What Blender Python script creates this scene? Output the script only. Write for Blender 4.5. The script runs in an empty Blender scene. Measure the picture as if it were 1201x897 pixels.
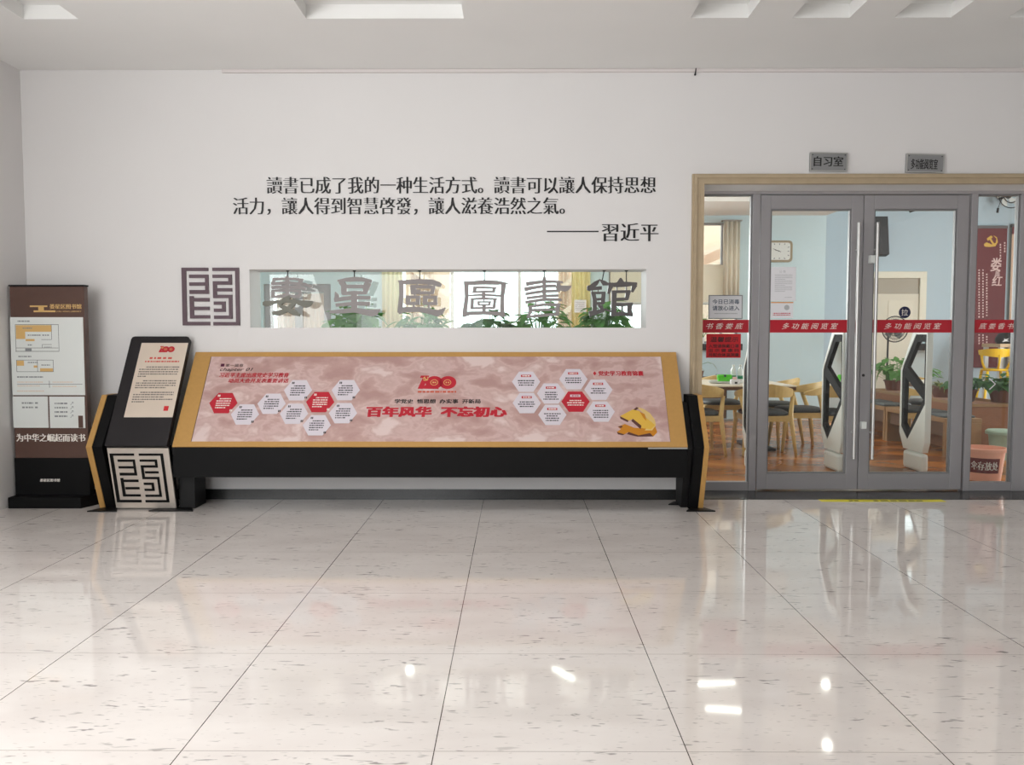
import bpy, math, random
from mathutils import Vector, Matrix, Euler
random.seed(7)
S = bpy.context.scene
COL = S.collection
R = math.radians

# ------------------------------------------------------------------ camera
EYE = Vector((0.0, -6.55, 1.313))
FPX = 968.0
ROT = Euler((R(90 - 3.28), 0, R(0.266)), 'XYZ')
cam = bpy.data.cameras.new('camera'); cam.sensor_width = 36.0; cam.lens = FPX / 1201 * 36
co = bpy.data.objects.new('camera', cam); COL.objects.link(co)
co.location = EYE; co.rotation_euler = ROT; cam.clip_start = 0.05
S.camera = co
ROTM = ROT.to_matrix()

# ------------------------------------------------------------------ light, exposure
S.view_settings.view_transform = 'Standard'; S.view_settings.look = 'None'
S.view_settings.exposure = -0.07; S.view_settings.gamma = 1.0
S.view_settings.use_curve_mapping = False
W = bpy.data.worlds.new('overcast_sky'); S.world = W; W.use_nodes = True
bg = W.node_tree.nodes['Background']; bg.inputs[0].default_value = (0.93, 0.97, 1.0, 1); bg.inputs[1].default_value = 3.6


def area(name, loc, aim, sx, sy, power, col=(1, 1, 1)):
    l = bpy.data.lights.new(name, 'AREA'); l.shape = 'RECTANGLE'; l.size = sx; l.size_y = sy
    l.energy = power; l.color = col
    o = bpy.data.objects.new(name, l); COL.objects.link(o); o.location = loc
    o.rotation_euler = (Vector(aim) - Vector(loc)).to_track_quat('-Z', 'Y').to_euler()
    return o


area('entrance_daylight', (-2.6, -12.6, 1.9), (-2.6, 0, 1.4), 2.4, 3.0, 62, (1.0, 0.99, 0.98))
area('side_window_daylight', (-3.8, -5.4, 1.9), (0, -4.4, 3.2), 3.6, 1.8, 125, (1.0, 0.995, 0.985))
area('lobby_overhead_fill', (-2.6, -7.4, 3.38), (-2.6, -6.4, 0), 2.2, 3.0, 130, (1.0, 0.99, 0.98))  # added overhead fill to brighten floor and ceiling; no lamps hang here
area('far_window_daylight', (-0.5, 6.1, 2.1), (-0.5, 0, 1.2), 3.0, 1.6, 260, (1.0, 0.99, 1.0))
area('reading_room_side_fill', (10.4, 3.0, 2.0), (4, 3.5, 1.2), 3.0, 2.0, 330, (1.0, 0.99, 1.0))  # added fill from the right to brighten the room; that wall has no window


# ------------------------------------------------------------------ helpers
def lin(c):
    return tuple(((v / 255) / 12.92 if v / 255 <= 0.04045 else ((v / 255 + 0.055) / 1.055) ** 2.4) for v in c)


def rgba(c): return lin(c) + (1,)


def mat(name, c, rough=0.6, metal=0.0, noise=0.0, nscale=30.0, spec=0.5, emit=None, es=1.0, trans=0.0, bump=0.0):
    m = bpy.data.materials.new(name); m.use_nodes = True
    nt = m.node_tree; b = nt.nodes['Principled BSDF']
    b.inputs['Base Color'].default_value = rgba(c); b.inputs['Roughness'].default_value = rough
    b.inputs['Metallic'].default_value = metal; b.inputs['Specular IOR Level'].default_value = spec
    if trans: b.inputs['Transmission Weight'].default_value = trans
    if emit:
        b.inputs['Emission Color'].default_value = rgba(emit); b.inputs['Emission Strength'].default_value = es
    if noise or bump:
        tc = nt.nodes.new('ShaderNodeTexCoord')
        n = nt.nodes.new('ShaderNodeTexNoise'); n.inputs['Scale'].default_value = nscale; n.inputs['Detail'].default_value = 4
        nt.links.new(tc.outputs['Object'], n.inputs['Vector'])
        if noise:
            r = nt.nodes.new('ShaderNodeMapRange'); r.inputs[1].default_value = 0.3; r.inputs[2].default_value = 0.7
            r.inputs[3].default_value = 1 - noise; r.inputs[4].default_value = 1 + noise
            nt.links.new(n.outputs['Fac'], r.inputs[0])
            mx = nt.nodes.new('ShaderNodeVectorMath'); mx.operation = 'SCALE'
            mx.inputs[0].default_value = lin(c); nt.links.new(r.outputs[0], mx.inputs['Scale'])
            nt.links.new(mx.outputs[0], b.inputs['Base Color'])
        if bump:
            bp = nt.nodes.new('ShaderNodeBump'); bp.inputs['Strength'].default_value = bump; bp.inputs['Distance'].default_value = 0.01
            nt.links.new(n.outputs['Fac'], bp.inputs['Height']); nt.links.new(bp.outputs[0], b.inputs['Normal'])
    return m


def glass_mat(name, tint=(247, 250, 249), refl=0.9):
    m = bpy.data.materials.new(name); m.use_nodes = True; nt = m.node_tree; nt.nodes.clear()
    o = nt.nodes.new('ShaderNodeOutputMaterial'); mix = nt.nodes.new('ShaderNodeMixShader')
    t = nt.nodes.new('ShaderNodeBsdfTransparent'); t.inputs[0].default_value = rgba(tint)
    g = nt.nodes.new('ShaderNodeBsdfGlossy'); g.inputs['Roughness'].default_value = 0.0
    g.inputs['Color'].default_value = (refl, refl, refl, 1)
    f = nt.nodes.new('ShaderNodeFresnel'); f.inputs[0].default_value = 1.45
    nt.links.new(f.outputs[0], mix.inputs[0]); nt.links.new(t.outputs[0], mix.inputs[1]); nt.links.new(g.outputs[0], mix.inputs[2])
    nt.links.new(mix.outputs[0], o.inputs[0]); return m


def leafmat(name, c, nz=0.3):
    m = mat(name, c, 0.5, noise=nz, nscale=7); nt = m.node_tree; o = nt.nodes['Material Output']; b = nt.nodes['Principled BSDF']
    t = nt.nodes.new('ShaderNodeBsdfTranslucent'); t.inputs[0].default_value = rgba(c); mx = nt.nodes.new('ShaderNodeMixShader'); mx.inputs[0].default_value = 0.4
    nt.links.new(b.outputs[0], mx.inputs[1]); nt.links.new(t.outputs[0], mx.inputs[2]); nt.links.new(mx.outputs[0], o.inputs[0]); return m


def ramp_mat(name, stops, scale, rough=0.6, stretch=(1, 1, 1), distortion=0.0, detail=6, spec=0.5):
    m = bpy.data.materials.new(name); m.use_nodes = True; nt = m.node_tree; b = nt.nodes['Principled BSDF']
    tc = nt.nodes.new('ShaderNodeTexCoord'); mp = nt.nodes.new('ShaderNodeMapping'); mp.inputs['Scale'].default_value = stretch
    n = nt.nodes.new('ShaderNodeTexNoise'); n.inputs['Scale'].default_value = scale; n.inputs['Detail'].default_value = detail
    n.inputs['Distortion'].default_value = distortion
    r = nt.nodes.new('ShaderNodeValToRGB')
    while len(r.color_ramp.elements) < len(stops): r.color_ramp.elements.new(0.5)
    for e, (p, c) in zip(r.color_ramp.elements, stops): e.position = p; e.color = rgba(c)
    nt.links.new(tc.outputs['Object'], mp.inputs[0]); nt.links.new(mp.outputs[0], n.inputs['Vector'])
    nt.links.new(n.outputs['Fac'], r.inputs[0]); nt.links.new(r.outputs[0], b.inputs['Base Color'])
    b.inputs['Roughness'].default_value = rough; b.inputs['Specular IOR Level'].default_value = spec
    return m


def wloc(o):
    v = Vector((0, 0, 0))
    while o: v += Vector(o.location); o = o.parent
    return v


def tag(o, label=None, cat=None, group=None, kind=None):
    if label: o['label'] = label
    if cat: o['category'] = cat
    if group: o['group'] = group
    if kind: o['kind'] = kind
    return o


def thing(name, label, cat, loc=(0, 0, 0), group=None, rz=0.0):
    o = bpy.data.objects.new(name, None); COL.objects.link(o); o.location = loc; o.rotation_euler.z = rz
    o.empty_display_size = 0.1
    return tag(o, label, cat, group)


class MB:
    def __init__(s): s.v = []; s.f = []; s.mi = []

    def add(s, vs, fs, mi=0):
        n = len(s.v); s.v += [tuple(p) for p in vs]; s.f += [tuple(i + n for i in f) for f in fs]; s.mi += [mi] * len(fs); return s

    def box(s, x0, x1, y0, y1, z0, z1, mi=0):
        x0, x1 = sorted((x0, x1)); y0, y1 = sorted((y0, y1)); z0, z1 = sorted((z0, z1))
        vs = [(x, y, z) for z in (z0, z1) for y in (y0, y1) for x in (x0, x1)]
        return s.add(vs, [(0, 2, 3, 1), (4, 5, 7, 6), (0, 1, 5, 4), (2, 6, 7, 3), (0, 4, 6, 2), (1, 3, 7, 5)], mi)

    def hexa(s, bottom, top, mi=0):
        n = len(bottom)
        return s.add(list(bottom) + list(top), [tuple(reversed(range(n))), tuple(range(n, 2 * n))] +
                     [(i, (i + 1) % n, n + (i + 1) % n, n + i) for i in range(n)], mi)

    def tube(s, pts, r, n=10, mi=0, cap=True):
        pts = [Vector(p) for p in pts]; rs = r if isinstance(r, (list, tuple)) else [r] * len(pts)
        rings = []; prev = None
        for i, p in enumerate(pts):
            d = (pts[min(i + 1, len(pts) - 1)] - pts[max(i - 1, 0)]).normalized()
            a = Vector((0, 0, 1)) if abs(d.z) < 0.9 else Vector((1, 0, 0))
            if prev is not None: a = prev
            u = (a - d * a.dot(d)).normalized(); w = d.cross(u); prev = u
            rings.append([p + (u * math.cos(2 * math.pi * k / n) + w * math.sin(2 * math.pi * k / n)) * rs[i] for k in range(n)])
        vs = [q for rg in rings for q in rg]; fs = []
        for i in range(len(rings) - 1):
            for k in range(n): fs.append((i * n + k, i * n + (k + 1) % n, (i + 1) * n + (k + 1) % n, (i + 1) * n + k))
        if cap: fs += [tuple(reversed(range(n))), tuple(range(len(vs) - n, len(vs)))]
        return s.add(vs, fs, mi)

    def lathe(s, prof, c=(0, 0, 0), n=28, mi=0):
        vs = []; fs = []
        for r, z in prof:
            for k in range(n):
                a = 2 * math.pi * k / n; vs.append((c[0] + r * math.cos(a), c[1] + r * math.sin(a), c[2] + z))
        m = len(prof)
        for i in range(m - 1):
            for k in range(n): fs.append((i * n + k, i * n + (k + 1) % n, (i + 1) * n + (k + 1) % n, (i + 1) * n + k))
        fs += [tuple(reversed(range(n))), tuple(range((m - 1) * n, m * n))]
        return s.add(vs, fs, mi)

    def build(s, name, mats, parent=None, smooth=False, bevel=0.0, local=False):
        me = bpy.data.meshes.new(name)
        off = Vector((0, 0, 0)) if (parent is None or local) else wloc(parent)
        me.from_pydata([(v[0] - off.x, v[1] - off.y, v[2] - off.z) for v in s.v], [], s.f)
        if not isinstance(mats, (list, tuple)): mats = [mats]
        for m in mats: me.materials.append(m)
        me.polygons.foreach_set('material_index', s.mi)
        if smooth: me.polygons.foreach_set('use_smooth', [True] * len(s.f))
        me.update()
        o = bpy.data.objects.new(name, me); COL.objects.link(o)
        if parent: o.parent = parent
        if bevel:
            b = o.modifiers.new('bevel', 'BEVEL'); b.width = bevel; b.segments = 2; b.limit_method = 'ANGLE'
        return o


def struct(mb, name, mats, parent=None, **k):
    o = mb.build(name, mats, parent, **k); o['kind'] = 'structure'; return o


def copy_tree(o, parent=None):
    c = o.copy(); COL.objects.link(c)
    if parent: c.parent = parent
    for ch in list(o.children): copy_tree(ch, c)
    return c


class Plane:
    """A real flat surface in the place: origin, right and up directions, outward normal."""
    def __init__(s, o, u, v):
        s.o = Vector(o); s.u = Vector(u).normalized(); s.v = Vector(v).normalized(); s.n = s.u.cross(s.v).normalized()

    def hit(s, px, py):
        d = ROTM @ Vector(((px - 600.5) / FPX, -(py - 448.5) / FPX, -1))
        t = (s.o - EYE).dot(s.n) / d.dot(s.n)
        return EYE + d * t

    def uv(s, px, py):
        p = s.hit(px, py) - s.o; return p.dot(s.u), p.dot(s.v)

    def at(s, u, v, d=0.0): return s.o + s.u * u + s.v * v + s.n * d


def wall_plane(y): return Plane((0, y, 0), (1, 0, 0), (0, 0, 1))


def U(px, py, y):
    p = wall_plane(y).hit(px, py); return p.x, p.z


def X(px, y, py=400): return U(px, py, y)[0]
def Z(py, y, px=600): return U(px, py, y)[1]


def flat(mb, pl, poly, d0, d1, mi=0):
    """polygon (u,v) on a plane as a slab between offsets d0 and d1"""
    a = sum(poly[i][0] * poly[(i + 1) % len(poly)][1] - poly[(i + 1) % len(poly)][0] * poly[i][1] for i in range(len(poly)))
    if a < 0: poly = poly[::-1]
    return mb.hexa([pl.at(u, v, d0) for u, v in poly], [pl.at(u, v, d1) for u, v in poly], mi)


def rect(mb, pl, u0, u1, v0, v1, d0, d1, mi=0): return flat(mb, pl, [(u0, v0), (u1, v0), (u1, v1), (u0, v1)], d0, d1, mi)


def pxpoly(pl, pts): return [pl.uv(*p) for p in pts]


def oval(cu, cv, ru, rv, n=20): return [(cu + ru * math.cos(2 * math.pi * k / n), cv + rv * math.sin(2 * math.pi * k / n)) for k in range(n)]


_glyphs = {}


def glyph_mesh(body, shear=0.0, res=2, off=0.0):
    k = (body, shear, res, off)
    if k in _glyphs: return _glyphs[k]
    c = bpy.data.curves.new('lettering', 'FONT'); c.body = body; c.shear = shear; c.resolution_u = res; c.offset = off
    o = bpy.data.objects.new('lettering', c); COL.objects.link(o)
    dg = bpy.context.evaluated_depsgraph_get(); dg.update()
    m = bpy.data.meshes.new_from_object(o.evaluated_get(dg))
    vs = [tuple(v.co) for v in m.vertices]; fs = [tuple(p.vertices) for p in m.polygons]
    bpy.data.objects.remove(o); bpy.data.curves.remove(c); bpy.data.meshes.remove(m)
    x0 = min(v[0] for v in vs); x1 = max(v[0] for v in vs); y0 = min(v[1] for v in vs); y1 = max(v[1] for v in vs)
    _glyphs[k] = (vs, fs, x0, x1, y0, y1); return _glyphs[k]


def text(mb, pl, body, u0, u1, v0, v1, d, smear=(0.0, 0.0), shear=0.0, mi=0, off=0.0):
    """Lettering laid on a plane, filling the box u0..u1, v0..v1; smear thickens strokes (fractions of an em)."""
    vs, fs, x0, x1, y0, y1 = glyph_mesh(body, shear, 2, off)
    sx = (u1 - u0) / (x1 - x0); sy = (v1 - v0) / (y1 - y0)
    offs = [(0, 0)]
    if smear[0]: offs += [(-smear[0], 0), (smear[0], 0), (-smear[0] / 2, 0), (smear[0] / 2, 0)]
    if smear[1]: offs += [(a, b) for a, _ in offs for b in (-smear[1], smear[1])]
    for i, (ox, oy) in enumerate(offs):
        mb.add([pl.at(u0 + (x - x0 + ox) * sx, v0 + (y - y0 + oy) * sy, d + i * 0.00006) for x, y, _ in vs], fs, mi)
    return mb


def ptext(mb, pl, body, px0, px1, py0, py1, d, **k):
    ym = (py0 + py1) / 2; xm = (px0 + px1) / 2
    return text(mb, pl, body, pl.uv(px0, ym)[0], pl.uv(px1, ym)[0], pl.uv(xm, py1)[1], pl.uv(xm, py0)[1], d, **k)


def dashes(mb, pl, u0, u1, v, h, d, mi=0, gap=0.35):
    """a line of print too small to read"""
    u = u0
    while u < u1:
        w = h * random.uniform(0.6, 2.2); w = min(w, u1 - u)
        if w > h * 0.2: rect(mb, pl, u, u + w, v - h / 2, v + h / 2, d, d + 0.0003, mi)
        u += w + h * gap * random.uniform(0.6, 1.8)


def grid_wall(mb, x0, x1, z0, z1, y0, y1, holes):
    xs = sorted({x0, x1} | {h[0] for h in holes} | {h[1] for h in holes}); zs = sorted({z0, z1} | {h[2] for h in holes} | {h[3] for h in holes})
    for a, b in zip(xs, xs[1:]):
        run = None
        for c, e in zip(zs, zs[1:]):
            mx, mz = (a + b) / 2, (c + e) / 2
            solid = not any(h[0] < mx < h[1] and h[2] < mz < h[3] for h in holes)
            if solid: run = (run[0], e) if run else (c, e)
            if (not solid or e == zs[-1]) and run:
                mb.box(a, b, y0, y1, run[0], run[1]); run = None
    return mb


def stroke(mb, pl, pts, d0, d1, mi=0):
    """brush stroke: pts (u, v, width)"""
    P = [Vector((p[0], p[1])) for p in pts]; L = []; Rr = []
    for i, p in enumerate(P):
        t = (P[min(i + 1, len(P) - 1)] - P[max(i - 1, 0)]).normalized(); nn = Vector((-t.y, t.x)) * pts[i][2] / 2
        L.append(p + nn); Rr.append(p - nn)
    for i in range(len(P) - 1):
        flat(mb, pl, [tuple(Rr[i]), tuple(Rr[i + 1]), tuple(L[i + 1]), tuple(L[i])], d0, d1, mi)


# ------------------------------------------------------------------ materials
M = {}
M['wall'] = mat('painted_plaster', (226, 224, 223), 0.75, noise=0.012, nscale=1.2)
M['ceil'] = mat('ceiling_paint', (238, 238, 236), 0.8, noise=0.012, nscale=1.5)
M['casing'] = mat('beige_stone_casing', (178, 160, 132), 0.45, noise=0.05, nscale=14)
M['granite'] = mat('dark_granite', (40, 41, 41), 0.22, noise=0.35, nscale=160)
M['alu'] = mat('grey_aluminium', (158, 156, 158), 0.4, metal=0.2)
M['steel'] = mat('brushed_steel', (196, 196, 194), 0.3, metal=0.8)
M['bead'] = mat('pale_glazing_bead', (128, 128, 129), 0.4, metal=0.1)
M['gateframe'] = mat('black_gate_frame', (12, 15, 16), 0.7, spec=0.12)
M['dark'] = mat('dark_gasket', (38, 38, 40), 0.6)
M['black'] = mat('matte_black_panel', (10, 10, 11), 0.6, noise=0.06, nscale=60, spec=0.18)
M['charcoal'] = mat('charcoal_lectern_panel', (36, 33, 35), 0.5, spec=0.3)
M['blackplate'] = mat('black_steel_plate', (16, 16, 17), 0.5, spec=0.3)
M['gold'] = mat('gold_painted_board', (196, 151, 86), 0.42, metal=0.15, noise=0.03, nscale=40)
M['brown'] = mat('brown_sign_board', (92, 68, 60), 0.25, noise=0.03, nscale=20)
M['white'] = mat('white_print_panel', (226, 230, 227), 0.4)
M['paper'] = mat('white_paper', (232, 232, 236), 0.7)
M['ink'] = mat('black_ink', (26, 26, 28), 0.6)
M['greyink'] = mat('grey_ink', (136, 140, 142), 0.6)
M['fadeink'] = mat('faded_ink', (176, 178, 180), 0.7)
M['blueink'] = mat('dark_blue_ink', (45, 70, 95), 0.6)
M['red'] = mat('red_vinyl', (184, 26, 44), 0.4)
M['redpaper'] = mat('red_paper', (205, 36, 44), 0.7)
M['redink'] = mat('red_ink', (190, 28, 48), 0.6)
M['lightink'] = mat('white_ink', (240, 234, 226), 0.6)
M['tan'] = mat('tan_ink', (218, 178, 112), 0.6)
M['orangeink'] = mat('orange_ink', (226, 204, 182), 0.6)
M['cream'] = mat('cream_print', (216, 200, 184), 0.5, noise=0.02, nscale=8)
M['hexw'] = mat('pale_lilac_print', (220, 212, 220), 0.5)
M['purple'] = mat('deep_purple_acrylic', (84, 60, 70), 0.5)
M['char'] = mat('grey_cut_metal', (146, 140, 139), 0.5, noise=0.03, nscale=20)
M['chardark'] = mat('dark_cut_metal', (88, 84, 84), 0.5, noise=0.03, nscale=20)
M['olive'] = mat('olive_grey_cut_metal', (112, 112, 100), 0.5)
M['plate'] = mat('brushed_grey_plate', (150, 151, 152), 0.35, metal=0.4)
M['glass'] = glass_mat('clear_glass'); M['strip_glass'] = glass_mat('opening_glass', (240, 246, 244))
M['blue'] = mat('pale_blue_wall_paint', (204, 226, 232), 0.7, noise=0.01, nscale=2)
M['bluegrey'] = mat('blue_grey_wall_paint', (188, 206, 216), 0.7, noise=0.01, nscale=2)
M['wood'] = mat('pale_beech_wood', (216, 184, 116), 0.42, noise=0.06, nscale=26)
M['darkwood'] = mat('brown_wood', (98, 70, 48), 0.5, noise=0.1, nscale=18)
M['benchwood'] = mat('bench_wood', (150, 116, 76), 0.5, noise=0.08, nscale=18)
M['cushion'] = mat('charcoal_seat_pad', (58, 64, 66), 0.6)
M['tabletop'] = mat('pale_table_laminate', (232, 222, 202), 0.35)
M['gate'] = mat('white_moulded_plastic', (228, 232, 226), 0.35)
M['gateglass'] = glass_mat('gate_glass', (225, 232, 228))
M['leaf'] = leafmat('green_leaf', (104, 162, 82))
M['darkleaf'] = leafmat('dark_green_leaf', (70, 126, 66))
M['paleleaf'] = mat('pale_green_leaf', (136, 150, 76), 0.5, noise=0.2, nscale=7)
M['pot'] = mat('terracotta_pot', (104, 60, 46), 0.6)
M['whitepot'] = mat('white_glazed_pot', (226, 226, 222), 0.35)
M['yellow'] = mat('yellow_plastic', (238, 196, 12), 0.4)
M['pink'] = mat('salmon_pink_plastic', (246, 180, 152), 0.4)
M['mint'] = mat('mint_green_plastic', (164, 190, 172), 0.5)
M['lime'] = mat('lime_green_fabric', (84, 206, 34), 0.6)
M['bottle'] = mat('clear_bottle_plastic', (226, 232, 232), 0.15, spec=0.6)
M['greenlabel'] = mat('green_bottle_label', (20, 132, 92), 0.5)
M['blueplastic'] = mat('blue_plastic', (52, 96, 176), 0.4)
M['banner'] = mat('dark_red_banner_cloth', (104, 22, 27), 0.6)
M['curtain'] = leafmat('cream_curtain', (246, 240, 226), 0.0)
M['ycurtain'] = leafmat('yellow_curtain', (246, 236, 184), 0.0)
M['pcurtain'] = leafmat('peach_curtain', (240, 214, 196), 0.0)
M['lamp'] = mat('lamp_diffuser', (255, 255, 255), 0.4, emit=(255, 250, 240), es=11.0)
M['bulb'] = mat('lit_bulb', (255, 255, 255), 0.4, emit=(255, 250, 240), es=24.0)
M['outwall'] = mat('peach_render_outside', (236, 206, 182), 0.8, noise=0.03, nscale=3)
M['slat'] = mat('tan_slats_outside', (206, 180, 156), 0.8)
M['ground'] = mat('pale_paving_outside', (220, 220, 216), 0.9)
M['navy'] = mat('navy_vinyl', (22, 30, 66), 0.4)
M['tape'] = mat('yellow_floor_tape', (226, 214, 30), 0.5)
M['tanboard'] = mat('tan_table_board', (206, 176, 138), 0.5)
M['patterned'] = ramp_mat('grey_patterned_cloth', [(0.42, (70, 72, 70)), (0.5, (150, 152, 148)), (0.58, (200, 200, 196))], 40)
M['inner_floor'] = ramp_mat('glossy_brown_floor', [(0.3, (112, 66, 34)), (0.5, (160, 98, 46)), (0.7, (200, 134, 68))], 1.6, 0.24, (1, 1.6, 1), 0.6, spec=0.2)
M['poster'] = ramp_mat('dusty_pink_relief_print', [(0.36, (182, 146, 140)), (0.46, (196, 162, 156)), (0.5, (210, 180, 176)), (0.56, (200, 168, 162)), (0.64, (224, 202, 198))], 4.2, 0.45, (1, 1.5, 1.5), 0.25, 12)
M['sealmetal'] = mat('brushed_champagne_panel', (212, 202, 192), 0.3, metal=0.45, noise=0.03, nscale=6)


def floor_material():
    m = bpy.data.materials.new('polished_cream_marble_tile'); m.use_nodes = True; nt = m.node_tree; b = nt.nodes['Principled BSDF']
    N = nt.nodes.new; L = nt.links.new
    tc = N('ShaderNodeTexCoord'); sep = N('ShaderNodeSeparateXYZ'); L(tc.outputs['Object'], sep.inputs[0])

    def math_(op, a, bb=None):
        n = N('ShaderNodeMath'); n.operation = op
        for i, v in enumerate((a, bb)):
            if v is None: continue
            if isinstance(v, (int, float)): n.inputs[i].default_value = v
            else: L(v, n.inputs[i])
        return n.outputs[0]

    def joint(axis, off, w):
        f = math_('FRACT', math_('DIVIDE', math_('ADD', sep.outputs[axis], off), 0.8))
        return math_('LESS_THAN', f, w)
    jx = joint(0, 0.26 + 0.8 * 40, 0.0045); jy = joint(1, 0.014 + 0.8 * 40, 0.003)

    def noise(scale, stretch, detail, dist=0.0):
        mp = N('ShaderNodeMapping'); mp.inputs['Scale'].default_value = stretch; L(tc.outputs['Object'], mp.inputs[0])
        n = N('ShaderNodeTexNoise'); n.inputs['Scale'].default_value = scale; n.inputs['Detail'].default_value = detail
        n.inputs['Distortion'].default_value = dist; L(mp.outputs[0], n.inputs['Vector']); return n.outputs['Fac']

    def rng(src, a, bq):
        r = N('ShaderNodeMapRange'); r.inputs[1].default_value = a; r.inputs[2].default_value = bq; L(src, r.inputs[0]); return r.outputs[0]
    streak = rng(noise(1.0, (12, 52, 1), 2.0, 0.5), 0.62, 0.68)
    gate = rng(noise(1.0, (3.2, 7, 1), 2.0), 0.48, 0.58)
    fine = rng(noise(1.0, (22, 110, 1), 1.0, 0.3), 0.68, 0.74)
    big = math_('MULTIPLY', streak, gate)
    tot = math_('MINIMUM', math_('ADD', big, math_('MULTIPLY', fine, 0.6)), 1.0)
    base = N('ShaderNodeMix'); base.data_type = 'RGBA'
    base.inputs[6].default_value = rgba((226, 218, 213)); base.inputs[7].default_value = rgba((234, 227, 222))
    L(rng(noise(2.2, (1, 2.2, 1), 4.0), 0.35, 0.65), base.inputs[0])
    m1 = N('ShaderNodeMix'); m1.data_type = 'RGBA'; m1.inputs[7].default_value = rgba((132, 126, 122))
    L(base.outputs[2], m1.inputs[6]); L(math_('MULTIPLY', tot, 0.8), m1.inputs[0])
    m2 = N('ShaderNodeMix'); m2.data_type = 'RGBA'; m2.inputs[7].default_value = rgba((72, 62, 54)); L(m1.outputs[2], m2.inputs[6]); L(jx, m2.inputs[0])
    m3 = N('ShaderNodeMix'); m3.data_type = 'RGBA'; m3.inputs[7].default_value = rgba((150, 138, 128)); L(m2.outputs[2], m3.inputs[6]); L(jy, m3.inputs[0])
    L(m3.outputs[2], b.inputs['Base Color'])
    b.inputs['Roughness'].default_value = 0.045; b.inputs['Specular IOR Level'].default_value = 0.55
    return m


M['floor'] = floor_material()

# ------------------------------------------------------------------ setting: the lobby
WALL = wall_plane(0.0)
XL, XR, YB, H = -3.87, 7.0, -13.0, 0
H = Z(81.5, 0.0)
DOORY = 0.38                       # front face of the aluminium door frame
s0, s1 = X(293, 0, 350), X(758, 0, 350); sz0, sz1 = Z(384.2, 0), Z(315.8, 0)
d0 = X(822.5, 0, 390); d1 = X(1252, 0, 390); dz = Z(216.5, 0, 1000)

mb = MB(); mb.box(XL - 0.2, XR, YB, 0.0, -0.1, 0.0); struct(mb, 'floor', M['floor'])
mb = grid_wall(MB(), XL - 0.2, XR, 0, 4.15, 0.0, 0.28, [(s0, s1, sz0, sz1), (d0, d1, -1, dz)]); struct(mb, 'wall_back', M['wall'])
mb = MB()
mb.box(XL - 0.2, XL, -3.6, 0.0, 0, H + 0.25); mb.box(XL - 0.2, XL, YB, -7.4, 0, H + 0.25); mb.box(XL - 0.2, XL, -7.4, -3.6, 0, 0.9); mb.box(XL - 0.2, XL, -7.4, -3.6, 2.9, H + 0.25)
struct(mb, 'wall_left', M['wall'])
mb = MB()
for y in (-7.4, -6.15, -4.9, -3.66): mb.box(XL - 0.14, XL - 0.08, y, y + 0.06, 0.9, 2.9)
for z in (0.9, 2.84): mb.box(XL - 0.14, XL - 0.08, -7.4, -3.6, z, z + 0.06)
wl = struct(mb, 'window_6', M['white'])
mb = MB().box(XR, XR + 0.2, YB, 0.0, 0, H + 0.25); struct(mb, 'wall_right', M['wall'])
mb = grid_wall(MB(), XL - 0.2, XR + 0.2, 0, H + 0.25, YB - 0.25, YB, [(-3.8, -0.8, -1, 3.2)]); struct(mb, 'wall_front', M['wall'])
# ceiling with recessed coffers
cy1 = -1.04; cy0 = -2.5
coff = [(-3.22, -2.86), (-1.37, -0.34), (1.14, 1.51), (1.80, 2.17), (2.46, 2.83), (3.2, 3.6)]
mb = MB(); xs = sorted({XL - 0.2, XR} | {a for c in coff for a in c})
for a, b in zip(xs, xs[1:]):
    hole = any(c[0] < (a + b) / 2 < c[1] for c in coff)
    if hole:
        mb.box(a, b, YB, cy0, H, H + 0.09); mb.box(a, b, cy1, 0, H, H + 0.09)
    else: mb.box(a, b, YB, 0, H, H + 0.09)
mb.box(XL - 0.2, XR, YB, 0, H + 0.09, H + 0.2)
struct(mb, 'ceiling', M['ceil'])
# cable trunking at the top of the wall
mb = MB().box(X(261, 0, 83), 5.0, -0.022, 0.0, H - 0.026, H - 0.002); struct(mb, 'trim_1', mat('pinkish_cable_trunking', (220, 214, 212), 0.7))
# dark granite skirting and the doorway threshold
mb = MB().box(XL, d0 - 0.08, -0.014, 0.0, 0, 0.082); struct(mb, 'baseboard_back', M['granite'])
mb = MB().box(d0 - 0.08, d1, 0.0, DOORY + 0.06, -0.1, 0.002); struct(mb, 'trim_2', M['granite'])

# beige moulded door casing
c0 = X(810.3, 0, 300); cz = Z(204.5, 0, 1000)
mb = MB()
for k, (ins, th) in enumerate([(0.0, 0.03), (0.012, 0.05), (0.035, 0.038), (0.06, 0.046)]):
    a = c0 + ins; e = [0.012, 0.035, 0.06, d0 - c0][k] + c0
    ztop = cz - ins; zb = cz - [0.012, 0.035, 0.06, cz - dz][k]
    ar, er = d1 + (d0 - a), d1 + (d0 - e)
    mb.box(a, e, -th, 0.0, 0, ztop); mb.box(ar, er, -th, 0.0, 0, ztop); mb.box(e, er, -th, 0.0, zb, ztop)
struct(mb, 'trim_3', M['casing'])

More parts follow.
